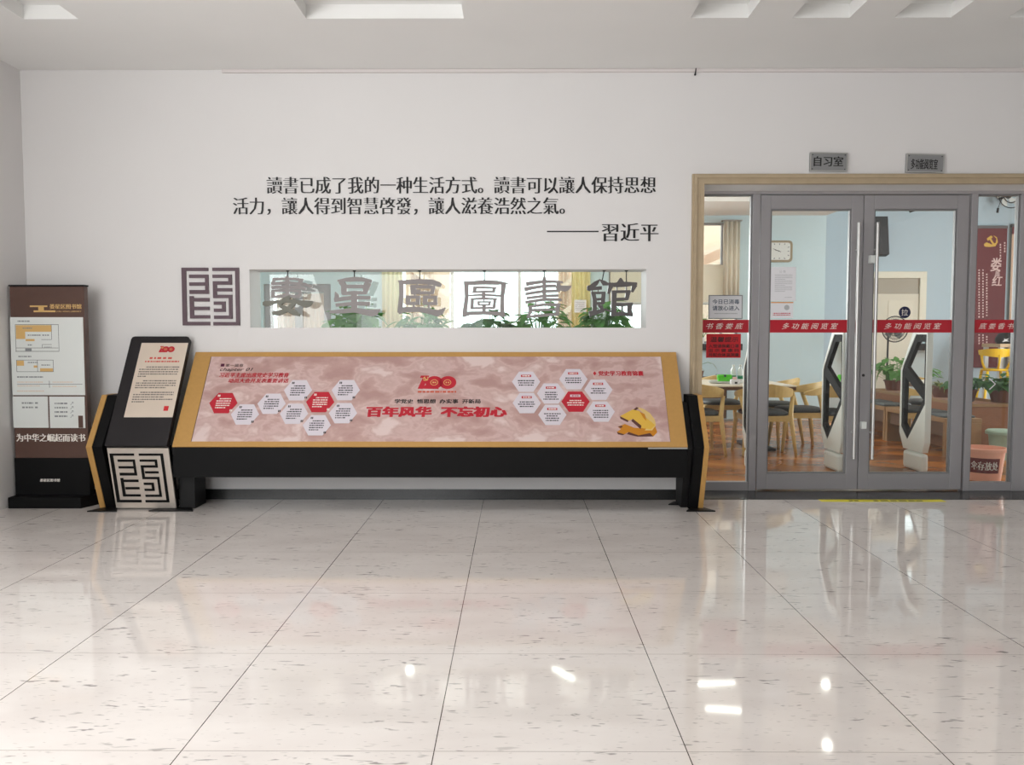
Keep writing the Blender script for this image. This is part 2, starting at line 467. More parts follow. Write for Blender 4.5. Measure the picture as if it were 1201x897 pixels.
# ------------------------------------------------------------------ doors and sidelights
DP = wall_plane(DOORY)
def DX(px, py=393): return DP.uv(px, py)[0]
def DZ(py, px=1000): return DP.uv(px, py)[1]
FD = 0.07
xl0, xl1 = d0 - 0.03, DX(880); lm1 = DX(890); mid = DX(1009.5); rl1 = DX(1132); rm1 = DX(1141); rs1 = DX(1191); rs2 = d1 + 0.03
zt_frame, zt = dz + 0.04, DZ(228); zb_leaf = DZ(573.5); zsb = DZ(565)
fr = MB()
fr.box(xl0, rs2, DOORY - 0.02, DOORY + FD, zt, zt_frame)            # head
fr.box(xl1, lm1 - 0.012, DOORY - 0.02, DOORY + FD, 0.002, zt)      # mullions
fr.box(rl1 + 0.012, rm1, DOORY - 0.02, DOORY + FD, 0.002, zt)
fr.box(rs1, rs2, DOORY - 0.02, DOORY + FD, 0.002, zt)
fr.box(xl0, d0 + 0.004, DOORY - 0.02, DOORY + FD, 0.002, zt)
frame = struct(fr, 'trim_4', M['alu'], bevel=0.003)


def sidelight(name, a, b):
    m = MB(); m.box(a, b, DOORY - 0.012, DOORY + 0.05, 0.002, zsb); o = struct(m, name, M['alu'], bevel=0.003)
    m = MB(); t = 0.012
    m.box(a, a + t, DOORY, DOORY + 0.04, zsb, zt); m.box(b - t, b, DOORY, DOORY + 0.04, zsb, zt); m.box(a + t, b - t, DOORY, DOORY + 0.04, zt - t, zt)
    m.build('glazing_bead', M['bead'], o)
    m = MB(); m.box(a + t, b - t, DOORY + 0.012, DOORY + 0.018, zsb, zt - t); m.build('glass_pane', M['glass'], o)
    return o


sl_left = sidelight('window_1', d0 + 0.004, xl1); sl_right = sidelight('window_2', rm1, rs1)
GT, GB = DZ(245), DZ(555.5)


def leaf(name, a, b, ga, gb, hx, ihx):
    o = bpy.data.objects.new(name, None); COL.objects.link(o); o.location = ((a + b) / 2, DOORY, 0); o['kind'] = 'structure'
    m = MB(); y0, y1 = DOORY - 0.006, DOORY + 0.045
    m.box(a, ga, y0, y1, zb_leaf, zt - 0.006); m.box(gb, b, y0, y1, zb_leaf, zt - 0.006)
    m.box(ga, gb, y0, y1, zb_leaf, GB); m.box(ga, gb, y0, y1, GT, zt - 0.006)
    m.build('leaf_frame', M['alu'], o, bevel=0.003)
    m = MB(); t = 0.012; z0, z1 = y0 + 0.012, y1 - 0.005
    m.box(ga, ga + t, z0, z1, GB, GT); m.box(gb - t, gb, z0, z1, GB, GT); m.box(ga + t, gb - t, z0, z1, GB, GB + t); m.box(ga + t, gb - t, z0, z1, GT - t, GT)
    m.build('glazing_bead', M['bead'], o)
    m = MB(); m.box(ga + t, gb - t, DOORY + 0.012, DOORY + 0.018, GB + t, GT - t); m.build('glass_pane', M['glass'], o)
    for sgn, xx, zz0, zz1 in ((-1, hx, DZ(537), DZ(262)), (1, ihx, DZ(535), DZ(262))):
        m = MB(); yy = DOORY - 0.062 if sgn < 0 else DOORY + 0.105
        m.tube([(xx, yy, zz0), (xx, yy, zz1)], 0.0135, 14)
        h = m.build('handle', M['steel'], o, smooth=False)
        m = MB()
        for zz in (zz0 + 0.22, zz1 - 0.22): m.tube([(xx, DOORY - 0.006 if sgn < 0 else DOORY + 0.045, zz), (xx, yy, zz)], 0.009, 10)
        m.build('standoff', M['steel'], h)
    return o


g0a, g0b, g1a, g1b = DX(901.5), DX(995.5), DX(1022), DX(1118.5)
door1 = leaf('door_1', lm1, mid - 0.003, g0a, g0b, DX(1001), DX(1000))
door2 = leaf('door_2', mid + 0.003, rl1, g1a, g1b, DX(1022.5), DX(1020))
m = MB(); m.box(DX(1016), DX(1021.5), DOORY - 0.05, DOORY - 0.006, DZ(309), DZ(300)); m.build('lock_case', M['white'], door2)
m = MB(); m.box(DX(1010.5), DX(1016), DOORY - 0.05, DOORY - 0.006, DZ(502), DZ(494)); m.build('lock_case', M['white'], door2)
m = MB(); m.lathe([(0.012, 0), (0.012, 0.004)], (0, 0, 0), 14)
m.v = [(DX(1010.5) + 0.02 + x, DOORY - 0.006 - z, DZ(440) + y) for x, y, z in m.v]; m.build('keyhole', M['dark'], door2)

# red glass bands with white lettering
GP = wall_plane(DOORY + 0.012)      # outside face of the glass


def band(a, b, body, ta, tb, label, sh=0.18, yoff=0.0):
    z0, z1 = GP.uv(950, 390)[1], GP.uv(950, 375)[1]
    t = thing('glass_band', label, 'door sticker', (a, DOORY, z0), 'red lettered bands across the glass doors')
    m = MB(); m.box(a, b, DOORY + 0.009, DOORY + 0.0115, z0, z1); m.build('band', M['red'], t)
    m = MB(); pl = wall_plane(DOORY + 0.009)
    text(m, pl, body, pl.uv(ta, 382)[0], pl.uv(tb, 382)[0], z0 + 0.029, z1 - 0.027, 0.0004, shear=sh + 0.1)
    m.build('lettering', M['lightink'], t)


band(d0 + 0.017, xl1 - 0.013, '书 香 娄 底', 828, 872, 'red band with white script lettering on the left fixed glass panel')
band(g0a + 0.013, g0b - 0.013, '多 功 能 阅 览 室', 917, 983, 'red band with white lettering across the left door leaf')
band(g1a + 0.013, g1b - 0.013, '多 功 能 阅 览 室', 1037, 1104, 'red band with white lettering across the right door leaf under the round navy sticker')
band(rm1 + 0.013, rs1 - 0.013, '底 娄 香 书', 1148, 1190, 'red band with white script lettering on the right fixed glass panel')

# notices on the glass
GPL = wall_plane(DOORY + 0.009)


def notice(name, label, cat, px0, px1, py0, py1, m_):
    u0, v1 = GPL.uv(px0, py0); u1, v0 = GPL.uv(px1, py1)
    t = thing(name, label, cat, (u0, DOORY, v0))
    mb = MB(); rect(mb, GPL, u0, u1, v0, v1, 0, 0.0022); mb.build('sheet', m_, t)
    return t, u0, u1, v0, v1


t, u0, u1, v0, v1 = notice('notice_sign', 'white notice with dark frame and blue lettering above the left red band', 'notice', 831, 870.5, 346, 374, M['paper'])
mb = MB()
for a, b, c, d in ((u0, u1, v0, v0 + 0.007), (u0, u1, v1 - 0.007, v1), (u0, u0 + 0.007, v0, v1), (u1 - 0.007, u1, v0, v1)): rect(mb, GPL, a, b, c, d, 0.001, 0.006)
mb.build('frame', M['greyink'], t)
mb = MB(); ptext(mb, GPL, '今日已消毒', 835.5, 867, 351, 356.5, 0.0026, smear=(0.012, 0.01)); ptext(mb, GPL, '请放心进入', 835.5, 867, 358.5, 364, 0.0026, smear=(0.012, 0.01))
mb.build('lettering', M['blueink'], t)
mb = MB(); dashes(mb, GPL, u0 + 0.05, u1 - 0.04, v0 + 0.045, 0.006, 0.0024); mb.build('small_print', M['fadeink'], t)
t, u0, u1, v0, v1 = notice('red_notice', 'red paper notice with black lettering below the left red band', 'notice', 828.5, 868.5, 391.5, 419.5, M['redpaper'])
mb = MB(); ptext(mb, GPL, '温馨提示', 833, 866, 395, 401, 0.0026, smear=(0.012, 0.01), shear=0.1)
ptext(mb, GPL, '入馆请佩戴口罩', 831, 866.5, 403.6, 407.8, 0.0026, smear=(0.012, 0.01)); ptext(mb, GPL, '出 示 健 康 码', 831, 866.5, 408.8, 412.8, 0.0026, smear=(0.012, 0.01))
ptext(mb, GPL, '并配合体温测量', 831, 866.5, 414, 418, 0.0026, smear=(0.012, 0.01)); mb.build('lettering', M['ink'], t)
t, u0, u1, v0, v1 = notice('notice_sheet', 'white printed sheet on the left door glass below the wall clock', 'notice', 904, 933, 313, 353, M['paper'])
mb = MB()
ptext(mb, GPL, '公 告', 914, 921.5, 317, 319.8, 0.0026)
for k in range(12): dashes(mb, GPL, u0 + 0.035, u1 - (0.03 if k % 4 < 3 else 0.09), v1 - 0.065 - k * 0.0125, 0.004, 0.0024)
dashes(mb, GPL, u0 + 0.12, u1 - 0.03, v0 + 0.03, 0.004, 0.0024)
mb.build('small_print', M['fadeink'], t)
t, u0, u1, v0, v1 = notice('information_card', 'small white card with an orange top edge and red print above the left door band', 'notice', 904, 930, 354, 373, M['paper'])
mb = MB(); rect(mb, GPL, u0, u1, v1 - 0.01, v1, 0.002, 0.0028, 0)
mb.build('top_edge', mat('orange_print', (222, 160, 96), 0.6), t)
mb = MB(); dashes(mb, GPL, u0 + 0.02, u1 - 0.02, v0 + 0.04, 0.007, 0.0024); dashes(mb, GPL, u0 + 0.02, u1 - 0.02, v0 + 0.026, 0.007, 0.0024); mb.build('small_print', M['redink'], t)
mb = MB(); flat(mb, GPL, oval((u0 + u1) / 2 + 0.04, v1 - 0.047, 0.022, 0.022), 0.002, 0.0028); mb.build('grey_stamp', M['fadeink'], t)
# round sticker
u, v = GPL.uv(1061, 366.3)
t = thing('round_sticker', 'round navy sticker with one white character on the right door glass', 'door sticker', (u, DOORY, v))
mb = MB(); flat(mb, GPL, oval(u, v, 0.049, 0.049, 32), 0, 0.002); mb.build('disc', M['navy'], t)
mb = MB(); text(mb, GPL, '拉', u - 0.028, u + 0.028, v - 0.027, v + 0.027, 0.0024); mb.build('lettering', M['lightink'], t)
# chevron on the right fixed panel
t = thing('arrow_sticker', 'thin white arrow sticker on the right fixed glass panel', 'door sticker', (GPL.uv(1165, 450)[0], DOORY, GPL.uv(1165, 450)[1]))
mb = MB()
a, b, c = GPL.uv(1160.3, 443.8), GPL.uv(1167.3, 450.3), GPL.uv(1160.3, 456.8)
stroke(mb, GPL, [a + (0.009,), b + (0.009,), c + (0.009,)], 0, 0.002); mb.build('chevron', M['paper'], t)

# room name plates above the casing
NP = wall_plane(-0.012)


def nameplate(px0, px1, py0, py1, tilt, body, tx0, tx1, ty0, ty1, label):
    (u0, v1), (u1, v0) = WALL.uv(px0, py0), WALL.uv(px1, py1)
    t = thing('name_plate', label, 'sign', ((u0 + u1) / 2, 0, v0), 'grey room name plates above the glass doors')
    pl = Plane((0, 0, 0), (1, 0, 0), (0, 0, 1)) if not tilt else Plane((0, 0, 0), (1, 0, 0), (0, 0, 1))
    mb = MB(); rect(mb, WALL, u0, u1, v0, v1, 0.001, 0.018); mb.build('plate', M['plate'], t, bevel=0.002)
    mb = MB(); e = 0.008
    for a, b, c, d in ((u0, u1, v0, v0 + e), (u0, u1, v1 - e, v1), (u0, u0 + e, v0 + e, v1 - e), (u1 - e, u1, v0 + e, v1 - e)): rect(mb, WALL, a, b, c, d, 0.018, 0.023)
    mb.build('rim', M['steel'], t)
    mb = MB(); ptext(mb, WALL, body, tx0, tx1, ty0, ty1, 0.0186, smear=(0.03, 0.008)); mb.build('lettering', M['ink'], t)
    mb = MB()
    for a in (u0 + 0.02, u1 - 0.02):
        for b in (v0 + 0.018, v1 - 0.018): flat(mb, WALL, oval(a, b, 0.004, 0.004, 10), 0.018, 0.021)
    mb.build('screw', M['dark'], t)
    if tilt:
        c = Vector(((u0 + u1) / 2, 0, v0)); t.rotation_euler.y = R(tilt)


nameplate(949, 992.5, 179.5, 201.5, 0.8, '自习室', 953.5, 987.5, 184, 195.5, 'grey name plate with three widely spaced characters above the left door')
nameplate(1061.5, 1105.5, 181, 203, 1.4, '多功能阅览室', 1067, 1098, 187, 199, 'grey name plate with condensed lettering above the right door')

# yellow tape strip at the threshold
t = thing('floor_tape', 'strip of yellow tape with black print on the floor before the doors', 'tape', (3.2, -0.03, 0))
FLOORP = Plane((0, 0, 0), (1, 0, 0), (0, 1, 0))
mb = MB(); a = FLOORP.uv(967, 590)[0]; b = FLOORP.uv(1114, 590)[0]
mb.box(a, b, -0.085, -0.005, 0.0, 0.002); mb.build('tape_strip', M['tape'], t)
mb = MB()
for p0, p1 in ((1001, 1012), (1030, 1088)): dashes(mb, FLOORP, FLOORP.uv(p0, 590)[0], FLOORP.uv(p1, 590)[0], -0.055, 0.03, 0.0022)
mb.build('small_print', M['ink'], t)
# small hook at the top of the wall
t = thing('wall_hook', 'small dark metal hook high on the wall under the ceiling', 'hook', (X(815, 0, 84), 0, Z(86, 0)))
u, v = WALL.uv(815.5, 80.5); mb = MB(); mb.tube([(u + 0.03, -0.024, v), (u, -0.026, v + 0.001), (u - 0.003, -0.026, v - 0.03), (u - 0.006, -0.024, v - 0.05)], 0.005, 8); mb.build('hook_wire', M['dark'], t, smooth=True)
mb = MB(); mb.lathe([(0.003, -0.008), (0.008, -0.004), (0.008, 0.004), (0.003, 0.008)], (u - 0.006, -0.024, v - 0.052), 10); mb.build('hook_tip', M['dark'], t, smooth=True)

# ------------------------------------------------------------------ wall lettering
t = thing('wall_lettering', 'three lines of black raised lettering on the white wall above the opening', 'lettering', (X(520, 0, 240), 0, Z(240, 0)))
SM = (0.036, 0.0)
for body, a, b, c, d in (('讀書已成了我的一种生活方式。讀書可以讓人保持思想', 313.5, 768.5, 207.3, 227.0),
                         ('活力，讓人得到智慧啓發，讓人滋養浩然之氣。', 274, 662, 231.5, 251.8),
                         ('習近平', 706.5, 771.5, 262, 283)):
    mb = MB(); ptext(mb, WALL, body, a, b, c, d, 0.004, smear=SM, off=-0.012); mb.build('text_line', M['ink'], t)
mb = MB(); (u0, v) = WALL.uv(641.5, 271.5); u1 = WALL.uv(702, 271.5)[0]; rect(mb, WALL, u0, u1, v - 0.005, v + 0.005, 0, 0.004); mb.build('dash', M['ink'], t)

# ------------------------------------------------------------------ seal pattern
SEAL = [(85, 422, 95, 135), (85, 140, 95, 808), (90, 432, 762, 808), (180, 422, 180, 222), (380, 422, 180, 418), (180, 422, 275, 317), (180, 425, 370, 418),
        (180, 230, 445, 722), (180, 430, 468, 512), (230, 430, 575, 618), (180, 432, 680, 722), (475, 805, 95, 135), (762, 810, 95, 808), (475, 810, 765, 808),
        (475, 718, 180, 220), (675, 718, 180, 305), (478, 718, 262, 305), (478, 525, 262, 470), (525, 718, 347, 388), (478, 718, 428, 470), (675, 718, 428, 727),
        (485, 718, 685, 727), (485, 632, 512, 553), (588, 632, 512, 640), (485, 632, 600, 640)]


def seal(mb, pl, u0, u1, v0, v1, d0_, d1_, sel=None, thin=0):
    for k, (a, b, c, d) in enumerate(SEAL):
        if thin: a, b, c, d = a + thin, b - thin, c + thin, d - thin
        half = 0 if k < 11 else 1
        if sel is not None and sel != half: continue
        e = k * 0.00003
        rect(mb, pl, u0 + (a - 85) / 725 * (u1 - u0), u0 + (b - 85) / 725 * (u1 - u0), v1 - (d - 95) / 713 * (v1 - v0), v1 - (c - 95) / 713 * (v1 - v0), d0_, d1_ + e)


(u0, v1), (u1, v0) = WALL.uv(213.3, 314), WALL.uv(281.8, 381.6)
t = thing('wall_emblem', 'dark purple square emblem of maze-like bars on the wall left of the opening', 'emblem', ((u0 + u1) / 2, 0, v0))
for h in (0, 1):
    mb = MB(); seal(mb, WALL, u0, u1, v0, v1, 0.0, 0.012, h); mb.build('emblem_half', M['purple'], t)

# ------------------------------------------------------------------ hanging characters
HP = wall_plane(0.12)
K = 68 / 924.0
HANG = [
 ('first', 305, 'char', 'leftmost hanging metal character, grey with an olive lower half, in the wall opening', [(443, 20)], [
  [(437, 110, 10), (437, 150, 60), (437, 470, 50)], [(205, 168, 35), (400, 165, 32), (560, 165, 34), (690, 188, 40)],
  [(228, 170, 30), (205, 240, 34)], [(180, 242, 36), (430, 225, 44), (720, 250, 42), (770, 270, 34), (832, 292, 44)],
  [(190, 302, 40), (430, 292, 44), (640, 302, 45), (735, 325, 26)], [(655, 190, 46), (600, 300, 46)], [(200, 355, 30), (430, 345, 34), (660, 365, 34)],
  [(215, 350, 45), (212, 455, 50)], [(190, 455, 30), (340, 440, 42), (430, 430, 44), (640, 452, 38)], [(652, 365, 44), (620, 455, 44)]],
  [[(50, 560, 40), (85, 558, 74), (130, 556, 66), (250, 532, 42), (430, 512, 50), (600, 532, 55), (680, 558, 84), (740, 565, 104), (800, 550, 70), (850, 522, 10)],
   [(485, 440, 40), (400, 495, 62), (315, 570, 50), (345, 602, 54), (430, 640, 60), (560, 708, 75), (635, 745, 30)],
   [(560, 478, 54), (530, 570, 56), (430, 660, 60), (300, 712, 66), (225, 705, 66), (205, 690, 30)]]),
 ('second', 384, 'char', 'hanging metal character second from left, solid grey, above green leaves', [(430, 25)], [
  [(165, 195, 24), (300, 178, 50), (430, 168, 62), (560, 172, 55), (710, 205, 40)], [(215, 200, 74), (268, 270, 84), (268, 405, 74)],
  [(655, 220, 90), (618, 300, 90), (598, 398, 50)], [(270, 285, 48), (620, 285, 48)], [(235, 398, 40), (430, 385, 52), (625, 385, 36)], [(430, 380, 85), (430, 670, 85)],
  [(128, 370, 8), (155, 430, 62), (150, 510, 66)], [(112, 502, 50), (250, 480, 52), (430, 460, 50), (690, 466, 46)], [(135, 582, 44), (430, 556, 50), (680, 562, 56)],
  [(45, 690, 40), (250, 680, 60), (430, 660, 70), (600, 692, 80), (700, 708, 96), (770, 695, 88), (838, 650, 12)]], []),
 ('third', 460, 'char', 'hanging metal character third from left with an open right side', [(438, 35)], [
  [(96, 200, 20), (200, 218, 60), (430, 205, 66), (640, 216, 75), (740, 250, 70), (785, 270, 40)], [(145, 215, 60), (150, 400, 58), (132, 600, 66), (118, 705, 56)],
  [(100, 682, 80), (200, 652, 72), (430, 650, 70), (600, 682, 72), (720, 712, 92), (780, 690, 74), (850, 622, 10)],
  [(295, 285, 44), (690, 296, 44)], [(300, 386, 42), (665, 386, 40)], [(335, 275, 84), (340, 400, 70)], [(655, 285, 56), (640, 400, 44)], [(340, 348, 30), (450, 348, 22)],
  [(215, 450, 40), (450, 456, 40)], [(230, 556, 44), (445, 552, 44)], [(255, 445, 70), (255, 570, 62)], [(415, 450, 60), (412, 560, 56)],
  [(495, 452, 44), (720, 458, 44)], [(500, 556, 44), (720, 556, 44)], [(525, 446, 62), (525, 572, 60)], [(690, 450, 50), (690, 570, 50)],
  [(400, 232, 20), (400, 280, 20)], [(585, 232, 24), (585, 290, 24)], [(360, 390, 26), (360, 450, 26)], [(595, 390, 22), (595, 460, 22)], [(345, 560, 28), (345, 640, 28)], [(585, 560, 28), (585, 660, 28)]], []),
 ('fourth', 536, 'char', 'hanging metal character fourth from left, a closed box with smaller boxes inside', [(436, 45)], [
  [(108, 212, 16), (200, 232, 50), (430, 218, 62), (640, 225, 56), (818, 236, 12)], [(148, 220, 66), (155, 450, 50), (125, 690, 60), (100, 772, 26)],
  [(745, 240, 70), (722, 450, 50), (722, 690, 60), (758, 762, 26)], [(95, 735, 70), (200, 712, 52), (430, 705, 46), (640, 715, 56), (755, 738, 64)],
  [(258, 300, 26), (430, 302, 30), (628, 308, 22)], [(245, 374, 20), (430, 366, 28), (608, 366, 24)], [(285, 300, 50), (278, 376, 46)], [(592, 305, 44), (582, 370, 40)],
  [(425, 370, 50), (425, 480, 50)], [(170, 430, 18), (430, 415, 28), (720, 436, 26)], [(218, 485, 26), (430, 476, 32), (640, 486, 24)], [(245, 485, 42), (240, 640, 44)],
  [(605, 490, 40), (590, 630, 40)], [(220, 632, 28), (430, 625, 28), (605, 625, 28)], [(325, 530, 20), (545, 530, 20)], [(335, 576, 22), (525, 576, 22)], [(345, 525, 30), (345, 582, 30)],
  [(522, 530, 30), (515, 578, 30)], [(430, 575, 50), (430, 705, 50)], [(430, 476, 16), (430, 530, 16)]], []),
 ('fifth', 608, 'char', 'hanging metal character fifth from left, many stacked horizontal bars', [(413, 48)], [
  [(413, 110, 14), (413, 170, 50), (413, 490, 54)], [(122, 246, 52), (280, 222, 44), (413, 206, 40), (560, 206, 36), (708, 218, 26)],
  [(95, 332, 54), (250, 302, 42), (413, 278, 38), (600, 275, 36)], [(600, 285, 50), (680, 310, 70), (740, 320, 82), (790, 308, 64), (846, 280, 10)], [(640, 215, 52), (632, 370, 52)],
  [(110, 406, 34), (250, 382, 38), (413, 360, 38), (630, 356, 34)], [(132, 470, 34), (413, 436, 36), (638, 428, 34)], [(110, 538, 40), (300, 508, 38), (413, 490, 42), (620, 492, 40), (690, 500, 34)],
  [(150, 608, 22), (300, 588, 36), (413, 572, 38), (672, 576, 44)], [(190, 600, 50), (190, 690, 50), (145, 785, 30)], [(632, 570, 52), (612, 745, 52)], [(190, 662, 34), (600, 652, 34)],
  [(145, 772, 24), (290, 752, 40), (413, 742, 40), (635, 726, 36)], [(275, 520, 16), (275, 600, 16)], [(510, 495, 14), (510, 575, 14)]], []),
 ('sixth', 684, 'chardark', 'rightmost hanging metal character, darkest of the six, hung by two wires', [(335, 45), (688, 45)], [
  [(268, 170, 10), (200, 238, 66), (120, 292, 58), (85, 315, 84), (60, 315, 44)], [(268, 180, 16), (330, 232, 70), (408, 252, 26)], [(85, 325, 46), (295, 306, 48)],
  [(140, 330, 12), (140, 385, 12)], [(237, 320, 12), (237, 385, 12)], [(122, 388, 30), (355, 386, 34)], [(160, 388, 56), (182, 500, 60), (180, 690, 60)], [(322, 388, 60), (310, 560, 56)],
  [(180, 492, 34), (315, 484, 34)], [(180, 556, 40), (325, 552, 38)], [(235, 582, 18), (290, 612, 56), (300, 650, 40)], [(96, 722, 76), (200, 702, 62), (335, 660, 46)], [(330, 650, 26), (445, 678, 24)],
  [(595, 148, 20), (595, 190, 66), (595, 245, 130)], [(400, 236, 24), (500, 260, 60), (595, 252, 74), (700, 250, 66), (858, 240, 30)], [(445, 255, 76), (400, 400, 36)], [(822, 255, 74), (775, 372, 36)],
  [(535, 270, 14), (535, 370, 14)], [(686, 270, 14), (686, 370, 14)], [(450, 370, 38), (752, 364, 36)], [(492, 368, 70), (488, 500, 66), (486, 740, 72)], [(715, 368, 64), (690, 495, 50)],
  [(500, 490, 42), (700, 484, 38)], [(490, 570, 46), (640, 576, 46), (790, 562, 34)], [(745, 568, 68), (735, 660, 60), (755, 742, 70)], [(445, 738, 46), (600, 718, 56), (790, 738, 44)], [(620, 590, 22), (620, 700, 22)]], []),
]
for nm, ox, mk, label, hooks, A, B in HANG:
    c = HP.uv(ox + 34, 348)
    t = thing('hanging_character', label, 'metal character', (c[0], 0.12, sz1), 'metal characters hanging in the wall opening')
    def cv(s): return [HP.uv(ox + p[0] * K, 315 + p[1] * K) + (p[2] * K * 7.7 / FPX,) for p in s]
    mb = MB()
    for i, s in enumerate(A): stroke(mb, HP, cv(s), -0.012, 0.012 + i * 0.0001)
    ch = mb.build('character', M[mk], t)
    if B:
        mb = MB()
        for i, s in enumerate(B): stroke(mb, HP, cv(s), -0.012, 0.014 + i * 0.0001)
        mb.build('character_base', M['olive'], t)
    for hx, hy in hooks:
        tgt = {'sixth': {335: (300, 200), 688: (688, 225)}}.get(nm, {}).get(hx, (hx, 150 if nm == 'first' else 190))
        a = HP.uv(ox + hx * K, 316); b = HP.uv(ox + tgt[0] * K, 315 + tgt[1] * K)
        mb = MB(); mb.tube([HP.at(a[0], sz1 - 0.001), HP.at(b[0], b[1])], 0.0042, 8); wire = mb.build('hanging_wire', M['dark'], t)
        mb = MB(); mb.lathe([(0.012, -0.008), (0.014, 0)], (a[0], 0.12, sz1), 12); mb.build('ceiling_hook', M['dark'], wire)

# glass behind the characters
mb = MB().box(s0, s1, 0.268, 0.274, sz0, sz1); o = struct(mb, 'window_3', M['strip_glass'])

# ------------------------------------------------------------------ display console
YK, YT, YF = -0.52, -0.03, -0.36           # knee, top of the slope, foot of the legs
PK = wall_plane(YK)
zk = PK.uv(500, 524)[1]; ztop = wall_plane(YT).uv(500, 412.8)[1]
bx0 = (PK.uv(199, 524)[0] + wall_plane(YT).uv(232, 413)[0]) / 2; bx1 = (PK.uv(808, 524)[0] + wall_plane(YT).uv(791.5, 413)[0]) / 2
con = thing('display_console', 'long sloping display console with gold frame and pink poster against the white wall', 'display stand', ((bx0 + bx1) / 2, -0.3, 0))
BP = Plane((0, YK, zk), (1, 0, 0), (0, YT - YK, ztop - zk))      # the sloping face
LEN = math.hypot(YT - YK, ztop - zk)
# board: slab with gold frame around the poster
pu0 = (BP.uv(222, 517.5)[0] + BP.uv(249, 418)[0]) / 2; pu1 = (BP.uv(790, 517.5)[0] + BP.uv(772, 418)[0]) / 2
pv0, pv1 = BP.uv(500, 517.8)[1], BP.uv(500, 418)[1]
mb = MB()
rect(mb, BP, bx0, bx1, 0, pv0, -0.03, 0.0); rect(mb, BP, bx0, bx1, pv1, LEN, -0.03, 0.0)
rect(mb, BP, bx0, pu0, pv0, pv1, -0.03, 0.0); rect(mb, BP, pu1, bx1, pv0, pv1, -0.03, 0.0)
mb.build('gold_frame', M['gold'], con)
mb = MB(); rect(mb, BP, pu0 - 0.006, pu1 + 0.006, pv0 - 0.004, pv1 + 0.004, -0.025, -0.006); mb.build('poster_backing', M['dark'], con)
mb = MB(); rect(mb, BP, pu0 + 0.004, pu1 - 0.002, pv0, pv1, -0.006, -0.002)
poster = mb.build('poster', M['poster'], con)
# lower black beam with sloping underside, carcass under the slope
zb0 = PK.uv(500, 560)[1]
mb = MB()
bot = [(bx0, YK + 0.004, zb0), (bx1, YK + 0.004, zb0), (bx1, -0.12, zb0), (bx0, -0.12, zb0)]
dd = 0.032
mb.hexa([(bx0 + 0.002, YK + 0.006, zb0), (bx1 - 0.002, YK + 0.006, zb0), (bx1 - 0.002, -0.14, zb0), (bx0 + 0.002, -0.14, zb0)],
        [(bx0 + 0.002, YK + 0.006, zk - 0.006), (bx1 - 0.002, YK + 0.006, zk - 0.006), (bx1 - 0.002, -0.14, zk + 0.46), (bx0 + 0.002, -0.14, zk + 0.46)])
mb.build('front_beam', M['black'], con)
# poster contents
PD = -0.0016


def hexagon(px, py, red, left):
    u, v = BP.uv(px, py); w = BP.uv(px + 16.6, py)[0] - u; h = BP.uv(px, py - 11.8)[1] - v
    mb = MB()
    sh = 0.0
    flat(mb, BP, [(u - w, v), (u - w * 0.5, v - h), (u + w * 0.5, v - h), (u + w, v), (u + w * 0.5, v + h), (u - w * 0.5, v + h)], PD, PD + 0.0012, 0)
    if left:
        for k in range(5): dashes(mb, BP, u - w * 0.52 + (0.02 if k == 0 else 0), u + w * (0.5 if k < 4 else 0.2), v + h * (0.42 - k * 0.22), h * 0.10, PD + 0.0013, 1)
        for sx, sy in ((-0.5, 0.72), (0.55, -0.72)):
            for q in (0, 0.1): rect(mb, BP, u + w * (sx + q), u + w * (sx + q + 0.07), v + h * (sy - 0.1), v + h * (sy + 0.1), PD + 0.0013, PD + 0.0016, 1)
    else:
        rect(mb, BP, u - w * 0.36, u + w * 0.36, v + h * 0.46, v + h * 0.68, PD + 0.0013, PD + 0.0016, 2)
        dashes(mb, BP, u - w * 0.26, u + w * 0.28, v + h * 0.57, h * 0.1, PD + 0.0018, 3)
        n = random.choice((3, 3, 4))
        for k in range(n):
            ww = w * random.uniform(0.35, 0.62); dashes(mb, BP, u - ww, u + ww, v + h * (0.1 - k * 0.22), h * 0.10, PD + 0.0013, 1)
    o = mb.build('hexagon', [M['redink'], M['lightink'], M['hexw'], M['redink']] if red else [M['hexw'], M['ink'], M['redink'], M['lightink']], poster)
    if red: o['label'] = 'red hexagon with white print'


for px, py, rd in ((262, 472.5, 1), (287.3, 485.8, 0), (318.5, 473.3, 0), (349.5, 457.5, 0), (344.8, 485, 0), (375.5, 471.3, 1), (405.5, 457.3, 0), (402.3, 484.3, 0), (371.5, 498.5, 0)): hexagon(px, py, rd, True)
for px, py, rd in ((617, 447.5, 0), (646.3, 461.3, 0), (672.5, 444.5, 0), (701.8, 456.8, 0), (675, 470.8, 1), (617.8, 472.5, 0), (647.8, 486.3, 0), (704.5, 482.5, 0)): hexagon(px, py, rd, False)
TD = PD + 0.0008
mb = MB(); ptext(mb, BP, '第一篇章', 264.5, 285.5, 426.5, 430.2, TD)
ptext(mb, BP, 'chapter 01', 258, 296.5, 431.2, 436, TD, shear=0.3, smear=(0.01, 0)); mb.build('chapter_heading', M['ink'], poster)
mb = MB(); u, v = BP.uv(261, 428); rect(mb, BP, u - 0.014, u + 0.014, v - 0.013, v + 0.013, PD, TD); mb.build('bullet', mat('purple_print', (90, 24, 60), 0.5), poster)
mb = MB(); ptext(mb, BP, '习近平主席出席党史学习教育', 257.5, 339, 437, 442.5, TD, smear=(0.03, 0.012), shear=0.15)
ptext(mb, BP, '动员大会并发表重要讲话', 268, 338.5, 443.7, 448.8, TD, smear=(0.03, 0.012), shear=0.15); mb.build('heading', M['redink'], poster)
mb = MB(); ptext(mb, BP, '学党史  悟思想  办实事  开新局', 463, 563.5, 468, 473, TD, smear=(0.03, 0.012)); mb.build('slogan', M['ink'], poster)
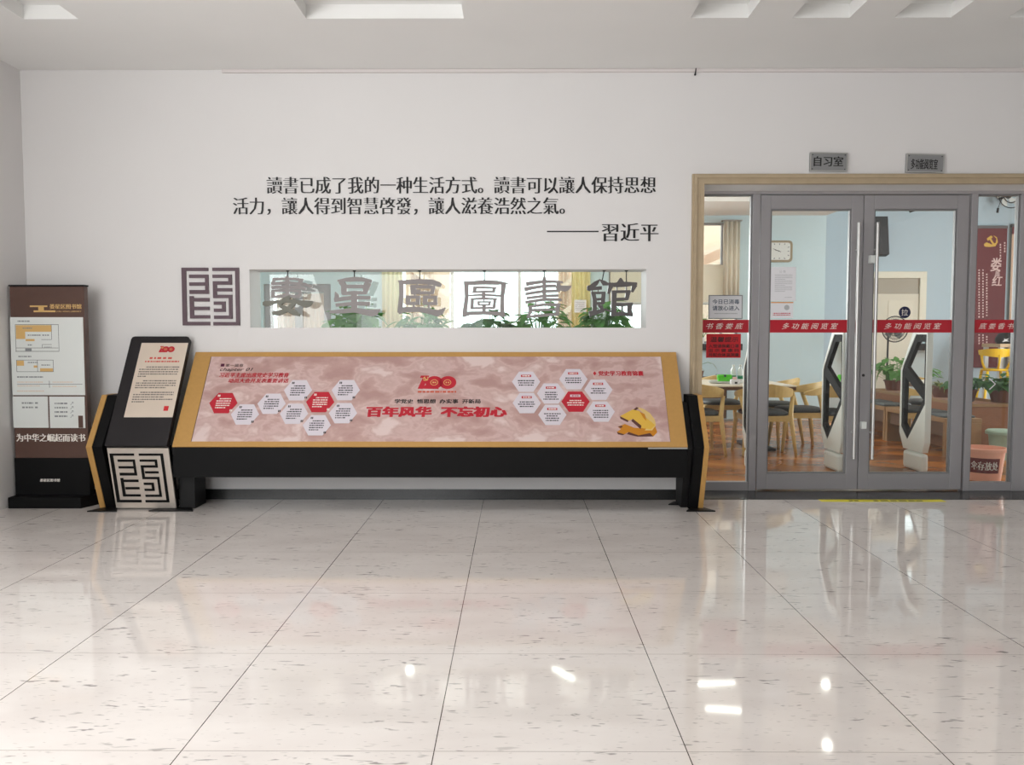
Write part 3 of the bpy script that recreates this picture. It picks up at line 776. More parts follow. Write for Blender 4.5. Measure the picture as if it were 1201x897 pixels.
mb = MB(); ptext(mb, BP, '百年风华  不忘初心', 430.5, 593.5, 477, 488.5, TD, smear=(0.06, 0.034)); mb.build('headline', M['redink'], poster)
mb = MB(); ptext(mb, BP, '党史学习教育锦囊', 702, 754.5, 435, 440.6, TD, smear=(0.035, 0.014))
u, v = BP.uv(697.5, 437.7); flat(mb, BP, [(u - 0.013, v), (u, v - 0.02), (u + 0.013, v), (u, v + 0.02)], PD, TD); mb.build('heading', M['redink'], poster)


def logo_100(pl, px0, px1, py0, py1, parent, d):
    u0, u1 = pl.uv(px0, (py0 + py1) / 2)[0], pl.uv(px1, (py0 + py1) / 2)[0]; v1, v0 = pl.uv((px0 + px1) / 2, py0)[1], pl.uv((px0 + px1) / 2, py1)[1]
    w = u1 - u0; h = v1 - v0; s = lambda a, b: (u0 + a * w, v0 + b * h)
    mb = MB()
    flat(mb, pl, [s(0, 0.02), s(0.13, 0.0), s(0.28, 1.0), s(0.06, 1.0), s(0.04, 0.84), s(0.11, 0.82)], d, d + 0.001)
    for cx in (0.42, 0.775): flat(mb, pl, oval(*s(cx, 0.48), w * 0.225, h * 0.48, 28), d + 0.0001, d + 0.0011)
    flat(mb, pl, [s(0.06, 0.02), s(0.55, 0.0), s(0.5, 0.3), s(0.2, 0.3)], d + 0.0002, d + 0.0012)
    lg = mb.build('centenary_logo', M['redink'], parent)
    mb = MB()
    for cx in (0.42, 0.765):
        c = s(cx, 0.48); ro = (w * 0.1, h * 0.22)
        for k in range(20):
            a, b = 2 * math.pi * k / 20, 2 * math.pi * (k + 1) / 20
            flat(mb, pl, [(c[0] + ro[0] * q * math.cos(t_), c[1] + ro[1] * q * math.sin(t_)) for q, t_ in ((0.84, a), (1, a), (1, b), (0.84, b))], d + 0.0013, d + 0.0016)
        dashes(mb, pl, c[0] - ro[0] * 0.45, c[0] + ro[0] * 0.5, c[1], h * 0.1, d + 0.0013)
    # small sickle and hammer on the numeral one
    c = s(0.185, 0.78)
    for k in range(12):
        a, b = -2.5 + k * 0.28, -2.5 + (k + 1) * 0.28
        flat(mb, pl, [(c[0] + w * 0.075 * q * math.cos(t_), c[1] + h * 0.18 * q * math.sin(t_)) for q, t_ in ((0.7, a), (1, a), (1, b), (0.7, b))], d + 0.0014, d + 0.0017)
    stroke(mb, pl, [(c[0] - w * 0.055, c[1] + h * 0.05, w * 0.035), (c[0] + w * 0.06, c[1] - h * 0.13, w * 0.025)], d + 0.0015, d + 0.0018)
    stroke(mb, pl, [(c[0] - w * 0.065, c[1] - h * 0.02, w * 0.03), (c[0] - w * 0.01, c[1] + h * 0.12, w * 0.03)], d + 0.0015, d + 0.0018)
    mb.build('gold_marks', M['tan'], parent)


logo_100(BP, 490.4, 535.2, 440.3, 456, poster, PD)
mb = MB(); u0, v = BP.uv(490, 459.3); u1 = BP.uv(535, 459.3)[0]; dashes(mb, BP, u0, u1, v, 0.016, TD); mb.build('logo_caption', mat('coral_print', (206, 96, 72), 0.6), poster)
# the gold hammer and sickle printed at the lower right
def ep(pts): return [BP.uv(690 + x / 8.155, 420 + y / 8.155) for x, y in pts]
mb = MB()
flat(mb, BP, ep([(272, 705), (312, 678), (282, 655), (350, 628), (440, 665), (520, 668), (640, 650), (660, 708), (622, 748), (590, 716), (480, 738), (385, 705), (345, 728)]), PD, PD + 0.001, 1)
flat(mb, BP, ep([(462, 466), (520, 480), (590, 525), (635, 585), (648, 640), (610, 690), (540, 690), (580, 640), (570, 585), (520, 520)]), PD + 0.0002, PD + 0.0012, 2)
flat(mb, BP, ep([(305, 552), (425, 490), (492, 505), (505, 530), (640, 640), (600, 680), (510, 668), (425, 580), (385, 598)]), PD + 0.0004, PD + 0.0014, 0)
flat(mb, BP, ep([(302, 555), (385, 595), (378, 612), (308, 578)]), PD + 0.0005, PD + 0.0015, 3)
flat(mb, BP, ep([(425, 578), (508, 645), (500, 678), (412, 600)]), PD + 0.0006, PD + 0.0016, 3)
flat(mb, BP, ep([(430, 492), (462, 466), (482, 476), (455, 498)]), PD + 0.0006, PD + 0.0016, 3)
flat(mb, BP, ep([(272, 705), (345, 728), (330, 735), (285, 728)]), PD + 0.0006, PD + 0.0016, 3)
flat(mb, BP, ep([(282, 655), (312, 668), (330, 655), (318, 645)]), PD + 0.0006, PD + 0.0016, 3)
flat(mb, BP, ep([(370, 725), (385, 705), (480, 738), (590, 716), (622, 748), (470, 750)]), PD + 0.0006, PD + 0.0016, 3)
flat(mb, BP, ep([(490, 510), (540, 535), (555, 600), (530, 575)]), PD + 0.0006, PD + 0.0016, 1)
mb.build('gold_emblem', [mat('gold_print', (224, 180, 70), 0.5), mat('amber_print', (202, 132, 26), 0.5), mat('pale_gold_print', (222, 190, 120), 0.5), mat('umber_print', (92, 52, 46), 0.5)], poster)

# legs: bent side panels, gold outside and black inside
ztp = wall_plane(-0.28).uv(120, 463)[1]
PROF = [(YF, 0.0), (YK - 0.02, zk), (-0.285, ztp), (-0.12, ztp), (-0.12, 0.0)]
PROFB = [(YF + 0.004, 0.0), (YK - 0.016, zk), (-0.281, ztp - 0.002), (-0.12, ztp - 0.002), (-0.12, 0.0)]
def panel(x0, x1, prof, name, m_, bev=0.003):
    mb = MB(); prof = prof[::-1]
    mb.hexa([(x1, y, z) for y, z in prof], [(x0, y, z) for y, z in prof][:]); return mb.build(name, m_, con, bevel=bev)
lk = wall_plane(YK - 0.02)
gl0, gl1 = lk.uv(100.3, 522)[0], lk.uv(107.2, 522)[0]; gr0, gr1 = lk.uv(826.4, 518)[0], lk.uv(832.3, 518)[0]
panel(gl0, gl1, PROF, 'side_panel', M['gold']); panel(gl1 + 0.0005, gl1 + 0.075, PROFB, 'leg', M['black'])
panel(gr0, gr1, PROF, 'side_panel', M['gold']); panel(gr0 - 0.073, gr0 - 0.0005, PROFB, 'leg', M['black'])
# inner bracket plates
PIN = [(YF + 0.05, 0.0), (YK + 0.03, zk - 0.02), (-0.27, ztp - 0.06), (-0.12, ztp - 0.06), (-0.12, 0.0)]
panel(gr0 - 0.125, gr0 - 0.0735, PIN, 'bracket', M['blackplate'])
mb = MB(); mb.box(bx1 - 0.36, bx1, YK - 0.004, YK + 0.02, zk - 0.008, zk - 0.001)
mb = MB(); mb.box(bx1 - 0.29, bx1 - 0.002, YK - 0.003, YK + 0.004, zk - 0.014, zk - 0.004); mb.build('edge_strip', M['steel'], con)
# inner support leg beside the lectern and base plates
lx0 = PK.uv(124.4, 523)[0]; lx1 = PK.uv(197.7, 523)[0]
mb = MB(); mb.box(lx1 + 0.002, lx1 + 0.125, -0.36, -0.14, 0, zb0 + 0.02); mb.build('support_leg', M['blackplate'], con, bevel=0.004)
for a, b, y0, y1 in ((gl0 - 0.03, gl1 + 0.15, -0.49, -0.36), (lx0 + 0.28, lx1 + 0.15, -0.47, -0.34), (gr0 - 0.11, gr1 + 0.07, -0.46, -0.34), (gr0 - 0.2, gr0 - 0.05, -0.22, -0.12)):
    mb = MB(); mb.hexa([(a, y0, 0), (b, y0, 0), (b - 0.06, y1, 0), (a + 0.06, y1, 0)], [(a, y0, 0.009), (b, y0, 0.009), (b - 0.06, y1, 0.009), (a + 0.06, y1, 0.009)]); mb.build('base_plate', M['blackplate'], con)
# lectern panel
YLT = -0.045
zlt = wall_plane(YLT).uv(200, 396)[1]
LP = Plane((lx0, YK - 0.004, zk), (1, 0, 0), (0, YLT - YK, zlt - zk)); LL = math.hypot(YLT - YK, zlt - zk); LWID = lx1 - lx0 - 0.004
mb = MB(); rc = 0.025
poly = [(0, 0), (LWID, 0), (LWID, LL - rc), (LWID - 0.007, LL - 0.007), (LWID - rc, LL), (rc, LL), (0.007, LL - 0.007), (0, LL - rc)]
flat(mb, LP, poly, -0.03, 0.022); mb.build('lectern_panel', M['charcoal'], con, bevel=0.002)
# text sheet on the lectern
a = (LP.uv(170.5, 402)[0] + LP.uv(141.2, 489)[0]) / 2; b = (LP.uv(224.6, 402)[0] + LP.uv(199, 489)[0]) / 2
LF = Plane(LP.at(0, 0, 0.022), LP.u, LP.v)
a0, b0 = LF.uv(156, 445)[0], LF.uv(211.8, 445)[0]; c0_, c1_ = LF.uv(180, 489.3)[1], LF.uv(195, 402.2)[1]
mb = MB(); rect(mb, LF, a0, b0, c0_, c1_, 0, 0.0015); sheet = mb.build('text_sheet', M['cream'], con)
TT = 0.0017
logo_100(LF, 186.8, 205, 406, 413.2, sheet, 0.0016)
mb = MB(); dashes(mb, LF, a0 + 0.09, b0 - 0.09, LF.uv(195, 420)[1], 0.016, TT, gap=0.9); dashes(mb, LF, a0 + 0.06, b0 - 0.04, LF.uv(195, 424)[1], 0.012, TT); mb.build('red_heading', mat('red_print', (206, 82, 72), 0.6), sheet)
mb = MB()
for k, py in enumerate((430.5, 433.2, 436, 438.7, 441.4, 446.6, 449.3, 452, 454.7, 460.2, 462.8, 465.6, 468.4, 471.2)):
    e = (0.08 if k in (0, 5, 9) else 0.03); f = {4: 0.27, 8: 0.1, 13: 0.24, 11: 0.1}.get(k, 0.03)
    dashes(mb, LF, a0 + e, b0 - f, LF.uv(185, py)[1], 0.0095, TT)
mb.build('small_print', mat('grey_print', (112, 104, 98), 0.6), sheet)
mb = MB(); u, v = LF.uv(194.5, 479); rect(mb, LF, u - 0.015, u + 0.02, v - 0.02, v + 0.02, TT, TT + 0.0005); mb.build('red_stamp', M['redpaper'], sheet)
# seal panel below, leaning back towards the foot
YS = -0.40
SPl = Plane((lx0, YS, 0.012), (1, 0, 0), (0, YK - YS, zk - 0.012)); SL = math.hypot(YK - YS, zk - 0.012)
mb = MB(); rect(mb, SPl, 0.004, LWID, 0, SL - 0.012, -0.012, 0.0); sp = mb.build('emblem_panel', M['sealmetal'], con)
mb = MB(); rect(mb, SPl, 0.0, LWID + 0.004, 0, SL - 0.008, -0.05, -0.0125); mb.build('emblem_panel_backing', M['black'], con)
ea, eb = SPl.uv(131.5, 560)[0], SPl.uv(195.5, 560)[0]; ec, ed = SPl.uv(165, 589.3)[1], SPl.uv(165, 531.3)[1]
mb = MB(); seal(mb, SPl, ea + 0.006, eb, ec, ed, 0.0003, 0.0032, thin=5); mb.build('emblem_pattern', M['black'], sp)

# ------------------------------------------------------------------ brown totem sign at the left
YS_ = -0.27
TP = wall_plane(YS_)
ta, tb = TP.uv(14.5, 440)[0], TP.uv(101.2, 440)[0]; tz1 = TP.uv(55, 334)[1]; tz0 = TP.uv(55, 537)[1]
ta = max(ta, XL + 0.012)
tot = thing('totem_sign', 'brown free-standing directory sign on a black base in the left corner', 'sign', ((ta + tb) / 2, YS_ + 0.05, 0))
mb = MB(); mb.box(ta, tb, YS_, YS_ + 0.06, tz0, tz1 - 0.012); mb.build('board', M['brown'], tot, bevel=0.003)
mb = MB(); mb.box(ta - 0.004, tb + 0.004, YS_ - 0.004, YS_ + 0.064, tz1 - 0.012, tz1); mb.build('top_cap', M['black'], tot)
mb = MB(); mb.box(ta - 0.004, tb + 0.006, YS_ - 0.006, YS_ + 0.066, 0.085, tz0 + 0.001); base = mb.build('base', M['black'], tot, bevel=0.003)
mb = MB(); f0, f1 = ta - 0.006, tb + 0.06
mb.hexa([(f0, YS_ - 0.1, 0), (f1 - 0.08, YS_ - 0.1, 0), (f1, YS_ + 0.12, 0), (f0, YS_ + 0.12, 0)], [(f0, YS_ - 0.1, 0.085), (f1 - 0.08, YS_ - 0.1, 0.085), (f1, YS_ + 0.12, 0.085), (f0, YS_ + 0.12, 0.085)]); mb.build('foot', M['black'], tot, bevel=0.004)
TB = lambda px, py: TP.uv(px, py)


def tpanel(px0, px1, py0, py1, nm='white_panel'):
    ym = (py0 + py1) / 2; xm = (px0 + px1) / 2
    a, b, c, d = TP.uv(px0, ym)[0], TP.uv(px1, ym)[0], TP.uv(xm, py1)[1], TP.uv(xm, py0)[1]
    mb = MB(); rect(mb, TP, a, b, c, d, 0.0005, 0.004); return mb.build(nm, M['white'], tot), a, b, c, d


mb = MB()
def lrect(m, px0, px1, py0, py1, d=0.0045, mi=0):
    ym = (py0 + py1) / 2; xm = (px0 + px1) / 2
    rect(m, TP, TP.uv(px0, ym)[0], TP.uv(px1, ym)[0], TP.uv(xm, py1)[1], TP.uv(xm, py0)[1], d, d + 0.0004, mi)
lrect(mb, 35, 55.5, 358.2, 360, 0.0005); lrect(mb, 39.5, 65, 364, 366, 0.0005); lrect(mb, 45, 51.5, 359.5, 364.5, 0.0005)
ptext(mb, TP, '娄星区图书馆', 58.5, 95.5, 356.5, 362.2, 0.001, smear=(0.03, 0.0)); ptext(mb, TP, 'LOU XING LIBRARY', 66, 95.5, 364.2, 366, 0.001)
mb.build('gold_lettering', M['tan'], tot)
wp, a, b, c, d = tpanel(13.5, 98.8, 372, 463.3)
mb = MB()
# floor plans
lrect(mb, 19, 60.7, 381.3, 389, mi=1); lrect(mb, 19.2, 30, 389, 397.5, mi=1); lrect(mb, 30.5, 41, 397.5, 400, mi=1)
for x0, x1, y0, y1 in ((18.6, 69, 380.4, 380.9), (18.6, 69.5, 411.7, 412.2), (18.6, 19, 380.4, 412), (69, 69.4, 380.6, 412), (60.6, 61, 381, 398), (49, 60.8, 398, 398.4), (19, 69, 407.8, 408.2), (50, 61, 403.8, 404.2), (49.8, 50.2, 404, 408)): lrect(mb, x0, x1, y0, y1)
lrect(mb, 30, 37.5, 408.5, 411.5, mi=2)
lrect(mb, 20, 28.5, 422.8, 428.8, mi=1); lrect(mb, 40, 44, 428.5, 431, mi=1); lrect(mb, 47.5, 62.5, 431.8, 435.5, mi=1)
for x0, x1, y0, y1 in ((20, 63, 422, 422.4), (20, 63, 435.6, 436), (19.8, 20.2, 422, 436), (62.7, 63.1, 422, 436), (44.2, 44.6, 422, 436), (20.5, 97, 450.2, 450.6), (58.2, 58.6, 446.5, 454.5)): lrect(mb, x0, x1, y0, y1)
for px0, px1, py, h in ((21, 36, 376.6, 0.01), (22, 37, 418, 0.01), (20.5, 51, 442, 0.01), (27, 38, 384.8, 0.008), (33, 48, 393, 0.009), (50, 58, 393, 0.009), (33, 38, 404.5, 0.009), (33, 44, 425, 0.008), (49, 59, 428, 0.008), (52, 61, 407, 0.006)):
    u0, v = TP.uv(px0, py); dashes(mb, TP, u0, TP.uv(px1, py)[0], v, h, 0.0047, 2)
for px0, px1, py in ((20.5, 51, 448), (62, 86, 448), (20.5, 52, 458.5), (21, 47, 452.5), (62, 90, 453)):
    u0, v = TP.uv(px0, py); dashes(mb, TP, u0, TP.uv(px1, py)[0], v, 0.007, 0.0047, 3)
mb.build('floor_plan', [M['ink'], M['tan'], M['greyink'], M['orangeink']], wp)
wp, *_ = tpanel(15.5, 56.8, 464.8, 501.5)
mb = MB()
for px0, px1, py in ((26, 39.5, 472.5), (41.5, 45, 472.5), (26.5, 39.5, 477.6), (41.5, 45, 477.6)):
    u0, v = TP.uv(px0, py); dashes(mb, TP, u0, TP.uv(px1, py)[0], v, 0.012, 0.0047)
mb.build('small_print', M['greyink'], wp)
wp, *_ = tpanel(58.6, 99.8, 465, 501.8)
mb = MB()
for py in (473, 478, 483, 488):
    u0, v = TP.uv(64.5, py); dashes(mb, TP, u0, TP.uv(79.5, py)[0], v, 0.012, 0.0047)
    u, v = TP.uv(84.5, py); stroke(mb, TP, [(u - 0.01, v - 0.012, 0.003), (u + 0.01, v + 0.01, 0.003)], 0.0045, 0.005); stroke(mb, TP, [(u, v + 0.01, 0.003), (u + 0.011, v + 0.011, 0.003), (u + 0.012, v - 0.002, 0.003)], 0.0045, 0.005)
mb.build('small_print', M['greyink'], wp)
mb = MB(); ptext(mb, TP, '1', 92.3, 97.8, 487.3, 501.6, 0.0047); mb.build('floor_number', M['brown'], wp)
mb = MB(); ptext(mb, TP, '为中华之崛起而读书', 19.5, 100, 508.7, 517.8, 0.001, smear=(0.04, 0.0)); mb.build('white_lettering', M['lightink'], tot)
mb = MB(); text(mb, wall_plane(YS_ - 0.006), '娄星区图书馆', TP.uv(47.5, 563)[0], TP.uv(71, 563)[0], TP.uv(60, 564.6)[1], TP.uv(60, 561.2)[1], 0.0006, smear=(0.03, 0.01), shear=0.15); mb.build('lettering', M['lightink'], base)

# ------------------------------------------------------------------ reading room shell
YFAR, YFAR2, XC = 6.35, 8.45, 4.8
FP = wall_plane(YFAR)
HR = 3.44
mb = MB().box(-6.2, 11.2, DOORY + 0.06, YFAR2 + 0.2, -0.1, 0.0); struct(mb, 'floor_reading_room', M['inner_floor'])
mb = MB().box(-6.2, XC, 0.28, YFAR2 + 0.2, HR, 4.15); mb.box(XC, 11.2, 0.28, YFAR2 + 0.2, 4.0, 4.15); mb.box(-6.2, XC, 5.0, YFAR, 3.16, HR); struct(mb, 'ceiling_reading_room', M['ceil'])
w1 = (FP.uv(309, 350)[0], FP.uv(388, 350)[0], 0.0, FP.uv(340, 333)[1])
w2 = (FP.uv(451, 350)[0], FP.uv(690, 350)[0], 0.95, 3.05)
w3 = (FP.uv(714, 350)[0], FP.uv(866, 350)[0], 1.19, 3.05)
mb = grid_wall(MB(), -6.2, XC, 0, HR, YFAR, YFAR + 0.2, [(w[0], w[1], w[2] - (1 if w is w1 else 0), w[3]) for w in (w1, w2, w3)])
mb.box(XC - 0.2, XC, YFAR + 0.2, YFAR2, 0, HR); struct(mb, 'wall_far', M['blue'])
mb = MB().box(XC, 11.2, YFAR2, YFAR2 + 0.2, 0, 4.0); struct(mb, 'wall_far_right', M['bluegrey'])
mb = MB().box(-6.4, -6.2, 0.28, YFAR + 0.2, 0, HR); struct(mb, 'wall_reading_room_left', M['blue'])
mb = MB().box(11.2, 11.4, 0.28, YFAR2 + 0.2, 0, 4.0); struct(mb, 'wall_reading_room_right', M['blue'])
mb = MB().box(XR, 11.2, 0.06, 0.28, 0, 4.0); struct(mb, 'wall_reading_room_front', M['blue'])
mb = MB().box(s0 - 0.05, s1 + 0.05, 0.28, 0.92, 1.07, 1.11); struct(mb, 'trim_5', M['white'])           # plant ledge behind the opening


def win(name, w, vs, hs, m_, t=0.05):
    m = MB(); a, b, c, d = w
    m.box(a, b, YFAR + 0.05, YFAR + 0.12, d - t, d); m.box(a, b, YFAR + 0.05, YFAR + 0.12, c, c + t)
    m.box(a, a + t, YFAR + 0.05, YFAR + 0.12, c + t, d - t); m.box(b - t, b, YFAR + 0.05, YFAR + 0.12, c + t, d - t)
    for x in vs: m.box(x - t / 2, x + t / 2, YFAR + 0.055, YFAR + 0.115, c + t, d - t)
    for z in hs: m.box(a + t, b - t, YFAR + 0.06, YFAR + 0.11, z - t / 3, z + t / 3)
    o = struct(m, name, m_)
    m = MB(); m.box(a + t, b - t, YFAR + 0.08, YFAR + 0.086, c + t, d - t); m.build('glass_pane', M['glass'], o); return o


win('door_3', w1, [FP.uv(349, 350)[0]], [], M['alu'], 0.12)
win('window_4', w2, [w2[0] + 1.05, w2[0] + 2.1], [], M['white'], 0.05)
win('window_5', w3, [FP.uv(845, 350)[0] + 0.03], [1.36, 1.8, 2.4], M['alu'], 0.03)
mb = MB().box(w3[0] - 0.05, w3[1] + 0.05, YFAR - 0.1, YFAR, 1.08, 1.18); struct(mb, 'trim_6', M['dark'])


def curtain(name, label, a, b, z0, z1, m_, y=YFAR - 0.08, grp='curtains at the far windows', folds=0.07):
    n = max(8, int((b - a) / 0.012)); vs = []; fs = []
    for k in range(n + 1):
        x = a + (b - a) * k / n; o = 0.018 * math.sin((x - a) / folds * 2 * math.pi)
        vs += [(x, y + o, z0), (x, y + o, z1), (x, y + o + 0.006, z0), (x, y + o + 0.006, z1)]
    for k in range(n):
        i = 4 * k; fs += [(i, i + 4, i + 5, i + 1), (i + 2, i + 3, i + 7, i + 6), (i, i + 2, i + 6, i + 4), (i + 1, i + 5, i + 7, i + 3)]
    fs += [(0, 1, 3, 2), (4 * n, 4 * n + 2, 4 * n + 3, 4 * n + 1)]
    t = thing(name, label, 'curtain', ((a + b) / 2, y, z0), grp)
    MB().add(vs, fs).build('cloth', m_, t, smooth=True)
    m = MB(); m.tube([(a - 0.03, y, z1 + 0.012), (b + 0.03, y, z1 + 0.012)], 0.012, 8); m.box(a - 0.02, a, y, max(y, YFAR), z1, z1 + 0.024); m.box(b, b + 0.02, y, max(y, YFAR), z1, z1 + 0.024); m.build('rod', M['steel'], t)


curtain('curtain', 'pale yellow far curtain seen between the second and third hanging characters', FP.uv(449, 350)[0], FP.uv(473, 350)[0], 0.9, 3.08, leafmat('pale_yellow_curtain', (236, 232, 200), 0.0))
curtain('curtain', 'yellow curtain seen through the opening left of its last character', FP.uv(670, 350)[0], FP.uv(692, 350)[0], 0.9, 3.08, M['ycurtain'])
curtain('curtain', 'cream curtain at the far window seen through the left fixed glass panel', FP.uv(847, 300)[0], FP.uv(866, 300)[0], 1.75, 3.06, M['curtain'])
curtain('curtain', 'peach curtain inside the grey framed door behind the first hanging character', w1[0] + 0.16, w1[1] - 0.14, 0.1, w1[3] - 0.14, M['pcurtain'], YFAR + 0.16)
t = thing('roller_blind', 'cream roller blind across the middle of the far right window', 'blind', ((w3[0] + w3[1]) / 2, YFAR - 0.02, 1.82))
mb = MB(); mb.box(w3[0] + 0.02, FP.uv(846, 350)[0] + 0.02, YFAR - 0.02, YFAR - 0.012, 1.82, 2.4); mb.build('fabric', M['curtain'], t)
mb = MB(); mb.box(w3[0] + 0.02, FP.uv(846, 350)[0] + 0.02, YFAR - 0.028, YFAR - 0.006, 1.80, 1.825); mb.build('bottom_bar', M['white'], t)
# notice on the yellow curtain side
t = thing('wall_notice', 'white notice sheet with faint print seen through the opening beside the yellow curtain', 'notice', (FP.uv(681, 360)[0], 6.2, 1.6))
QP = wall_plane(YFAR - 0.14); (u0, v1), (u1, v0) = QP.uv(673.5, 351.5), QP.uv(687.5, 366.5)
mb = MB(); rect(mb, QP, u0, u1, v0, v1, 0, 0.004); mb.build('sheet', M['paper'], t)
mb = MB()
for k in range(5): dashes(mb, QP, u0 + 0.02, u1 - 0.02, v1 - 0.04 - k * 0.03, 0.01, 0.0042)
mb.build('small_print', M['fadeink'], t)

# outside: ground, pale building with an open stair
mb = MB().box(-14, 14, YFAR2 + 0.3, 30, -0.3, -0.1); struct(mb, 'ground', M['ground'])
bld = thing('stair_building', 'peach building with an outdoor stair beyond the far windows', 'building', (-1, 11.5, -0.1))
mb = MB(); OY = 11.5
OP = wall_plane(OY)
for p0, p1 in ((476, 527), (655, 676)): mb.box(OP.uv(p0, 350)[0], OP.uv(p1, 350)[0], OY, OY + 0.3, -0.1, 5)
mb.box(2.9, 6, OY, OY + 0.3, -0.1, 5)
mb.build('wall', M['outwall'], bld)
for p0, p1 in ((482, 512), (655, 674)):
    a, b = OP.uv(p0, 350)[0], OP.uv(p1, 350)[0]
    mb = MB()
    for k in range(int((b - a) / 0.09)): mb.box(a + k * 0.09, a + k * 0.09 + 0.03, OY - 0.06, OY - 0.02, -0.1, 4)
    mb.build('slat_screen', M['slat'], bld)
for (p0, q0), (p1, q1) in (((478, 312), (530, 348)), ((472, 350), (530, 392)), ((655, 342), (680, 318)), ((652, 374), (682, 350)), ((818, 300), (850, 286)), ((818, 318), (850, 303))):
    a = OP.uv(p0, q0); b = OP.uv(p1, q1); mb = MB(); pl = wall_plane(OY - 0.3)
    stroke(mb, pl, [a + (0.1,), b + (0.1,)], -0.2, 0.1); mb.build('stair_flight', M['outwall'], bld)

# ------------------------------------------------------------------ ceiling lights of the reading room
def tube_light(x, y, rz, label, L=0.62):
    t = thing('ceiling_light', label, 'lamp', (x, y, HR), 'ceiling lights of the reading room', R(rz))
    m = MB(); m.box(-L / 2, L / 2, -0.05, 0.05, -0.05, 0); m.build('housing', M['white'], t, local=True)
    m = MB(); m.tube([(-L / 2 + 0.02, 0, -0.075), (L / 2 - 0.02, 0, -0.075)], 0.026, 12); m.build('tube', M['lamp'], t, local=True)


def bulb_light(x, y, label):
    t = thing('ceiling_light', label, 'lamp', (x, y, HR), 'ceiling lights of the reading room')
    m = MB(); m.lathe([(0.07, 0), (0.07, -0.03), (0.05, -0.05)][::-1], (0, 0, 0), 20); m.build('housing', M['white'], t, local=True)
    m = MB(); m.lathe([(0.005, -0.12), (0.04, -0.11), (0.055, -0.08), (0.045, -0.05)], (0, 0, 0), 20); m.build('bulb', M['bulb'], t, smooth=True, local=True)


tube_light(2.68, 4.35, 8, 'strip light above the table, reflected as the upper bright bar in the floor')
tube_light(2.68, 3.55, -8, 'strip light above the table, reflected as the lower bright bar in the floor')
tube_light(0.66, 4.65, -55, 'slanted strip light reflected in the middle of the lobby floor', 0.5)
bulb_light(-1.48, 4.75, 'round lamp reflected as a white dot left of the middle of the lobby floor')
bulb_light(4.16, 4.3, 'round lamp reflected as a white dot in the floor before the left door leaf')
bulb_light(3.56, 2.65, 'round lamp reflected at the bottom edge of the lobby floor')

# ------------------------------------------------------------------ furniture of the reading room
def make_chair(label):
    t = thing('wooden_chair', label, 'chair', (0, 0, 0), 'pale wooden armchairs around the table')
    m = MB(); n = 20      # seat pad, a rounded squarish disc
    pr = []
    def sq(k, r): a = 2 * math.pi * k / n; c_, s_ = math.cos(a), math.sin(a); q = 1 / (abs(c_) ** 4 + abs(s_) ** 4) ** 0.25; return (c_ * q * r, s_ * q * r)
    rings = [(0.225, 0.435), (0.245, 0.445), (0.245, 0.47), (0.21, 0.49), (0.1, 0.496)]
    vs = [(sq(k, r)[0], sq(k, r)[1], z) for r, z in rings for k in range(n)]
    fs = [(i * n + k, i * n + (k + 1) % n, (i + 1) * n + (k + 1) % n, (i + 1) * n + k) for i in range(len(rings) - 1) for k in range(n)] + [tuple(reversed(range(n))), tuple(range((len(rings) - 1) * n, len(rings) * n))]
    m.add(vs, fs); m.build('seat', M['cushion'], t, smooth=True, local=True)
    m = MB()
    for x0, x1, y0, y1 in ((-0.24, 0.24, -0.235, -0.205), (-0.24, 0.24, 0.205, 0.235), (-0.24, -0.21, -0.205, 0.205), (0.21, 0.24, -0.205, 0.205)): m.box(x0, x1, y0, y1, 0.375, 0.437)
    m.build('seat_frame', M['wood'], t, local=True)
    for sx in (-1, 1):
        m = MB(); m.tube([(sx * 0.285, -0.275, 0), (sx * 0.255, -0.235, 0.3), (sx * 0.245, -0.2, 0.44), (sx * 0.285, -0.13, 0.645)], [0.016, 0.025, 0.027, 0.021], 10); m.build('leg', M['wood'], t, smooth=True, local=True)
        m = MB(); m.tube([(sx * 0.265, 0.265, 0), (sx * 0.24, 0.225, 0.36), (sx * 0.235, 0.215, 0.43)], [0.016, 0.025, 0.024], 10); m.build('leg', M['wood'], t, smooth=True, local=True)
    # curved back rail that turns into short arms
    m = MB(); n = 24; vs = []; fs = []
    for k in range(n + 1):
        a = R(180 + 8 - 16 + 196 * k / n) if False else R(172 + 196 * k / n)
        c_, s_ = math.cos(a), math.sin(a); w = abs(k / n - 0.5) * 2
        hgt = 0.115 * (1 - w) ** 0.7 + 0.03; zc = 0.66 + 0.055 * (1 - w); th = 0.018
        tilt = 0.02 * (1 - w)
        for rr, zz in ((-th, -hgt / 2), (th, -hgt / 2), (th + tilt, hgt / 2), (-th + tilt, hgt / 2)): vs.append(((0.29 + rr) * c_ * 1.02, (0.27 + rr) * s_, zc + zz))
    for k in range(n):
        for j in range(4): fs.append((k * 4 + j, k * 4 + (j + 1) % 4, (k + 1) * 4 + (j + 1) % 4, (k + 1) * 4 + j))
    fs += [(3, 2, 1, 0), (n * 4, n * 4 + 1, n * 4 + 2, n * 4 + 3)]
    m.add(vs, fs); m.build('backrest', M['wood'], t, smooth=False, local=True, bevel=0.004)
    return t


def place(proto, first, loc, rz, label):
    o = proto if first else copy_tree(proto)
    o.location = loc; o.rotation_euler.z = R(rz); o['label'] = label; return o


ch = make_chair('x')
place(ch, True, (1.99, 2.62, 0), 0, 'pale wooden armchair with its back to the left fixed glass panel')
place(ch, False, (2.75, 2.62, 0), 0, 'pale wooden armchair with its back to the left door leaf, nearest at the table')
place(ch, False, (2.62, 4.02, 0), 180, 'wooden armchair on the far side of the table facing the doors')
place(ch, False, (3.27, 2.98, 0), 90, 'nearer wooden armchair at the right end of the table, seen from the side')
place(ch, False, (3.2, 3.68, 0), 90, 'farther wooden armchair at the right end of the table, seen from the side')

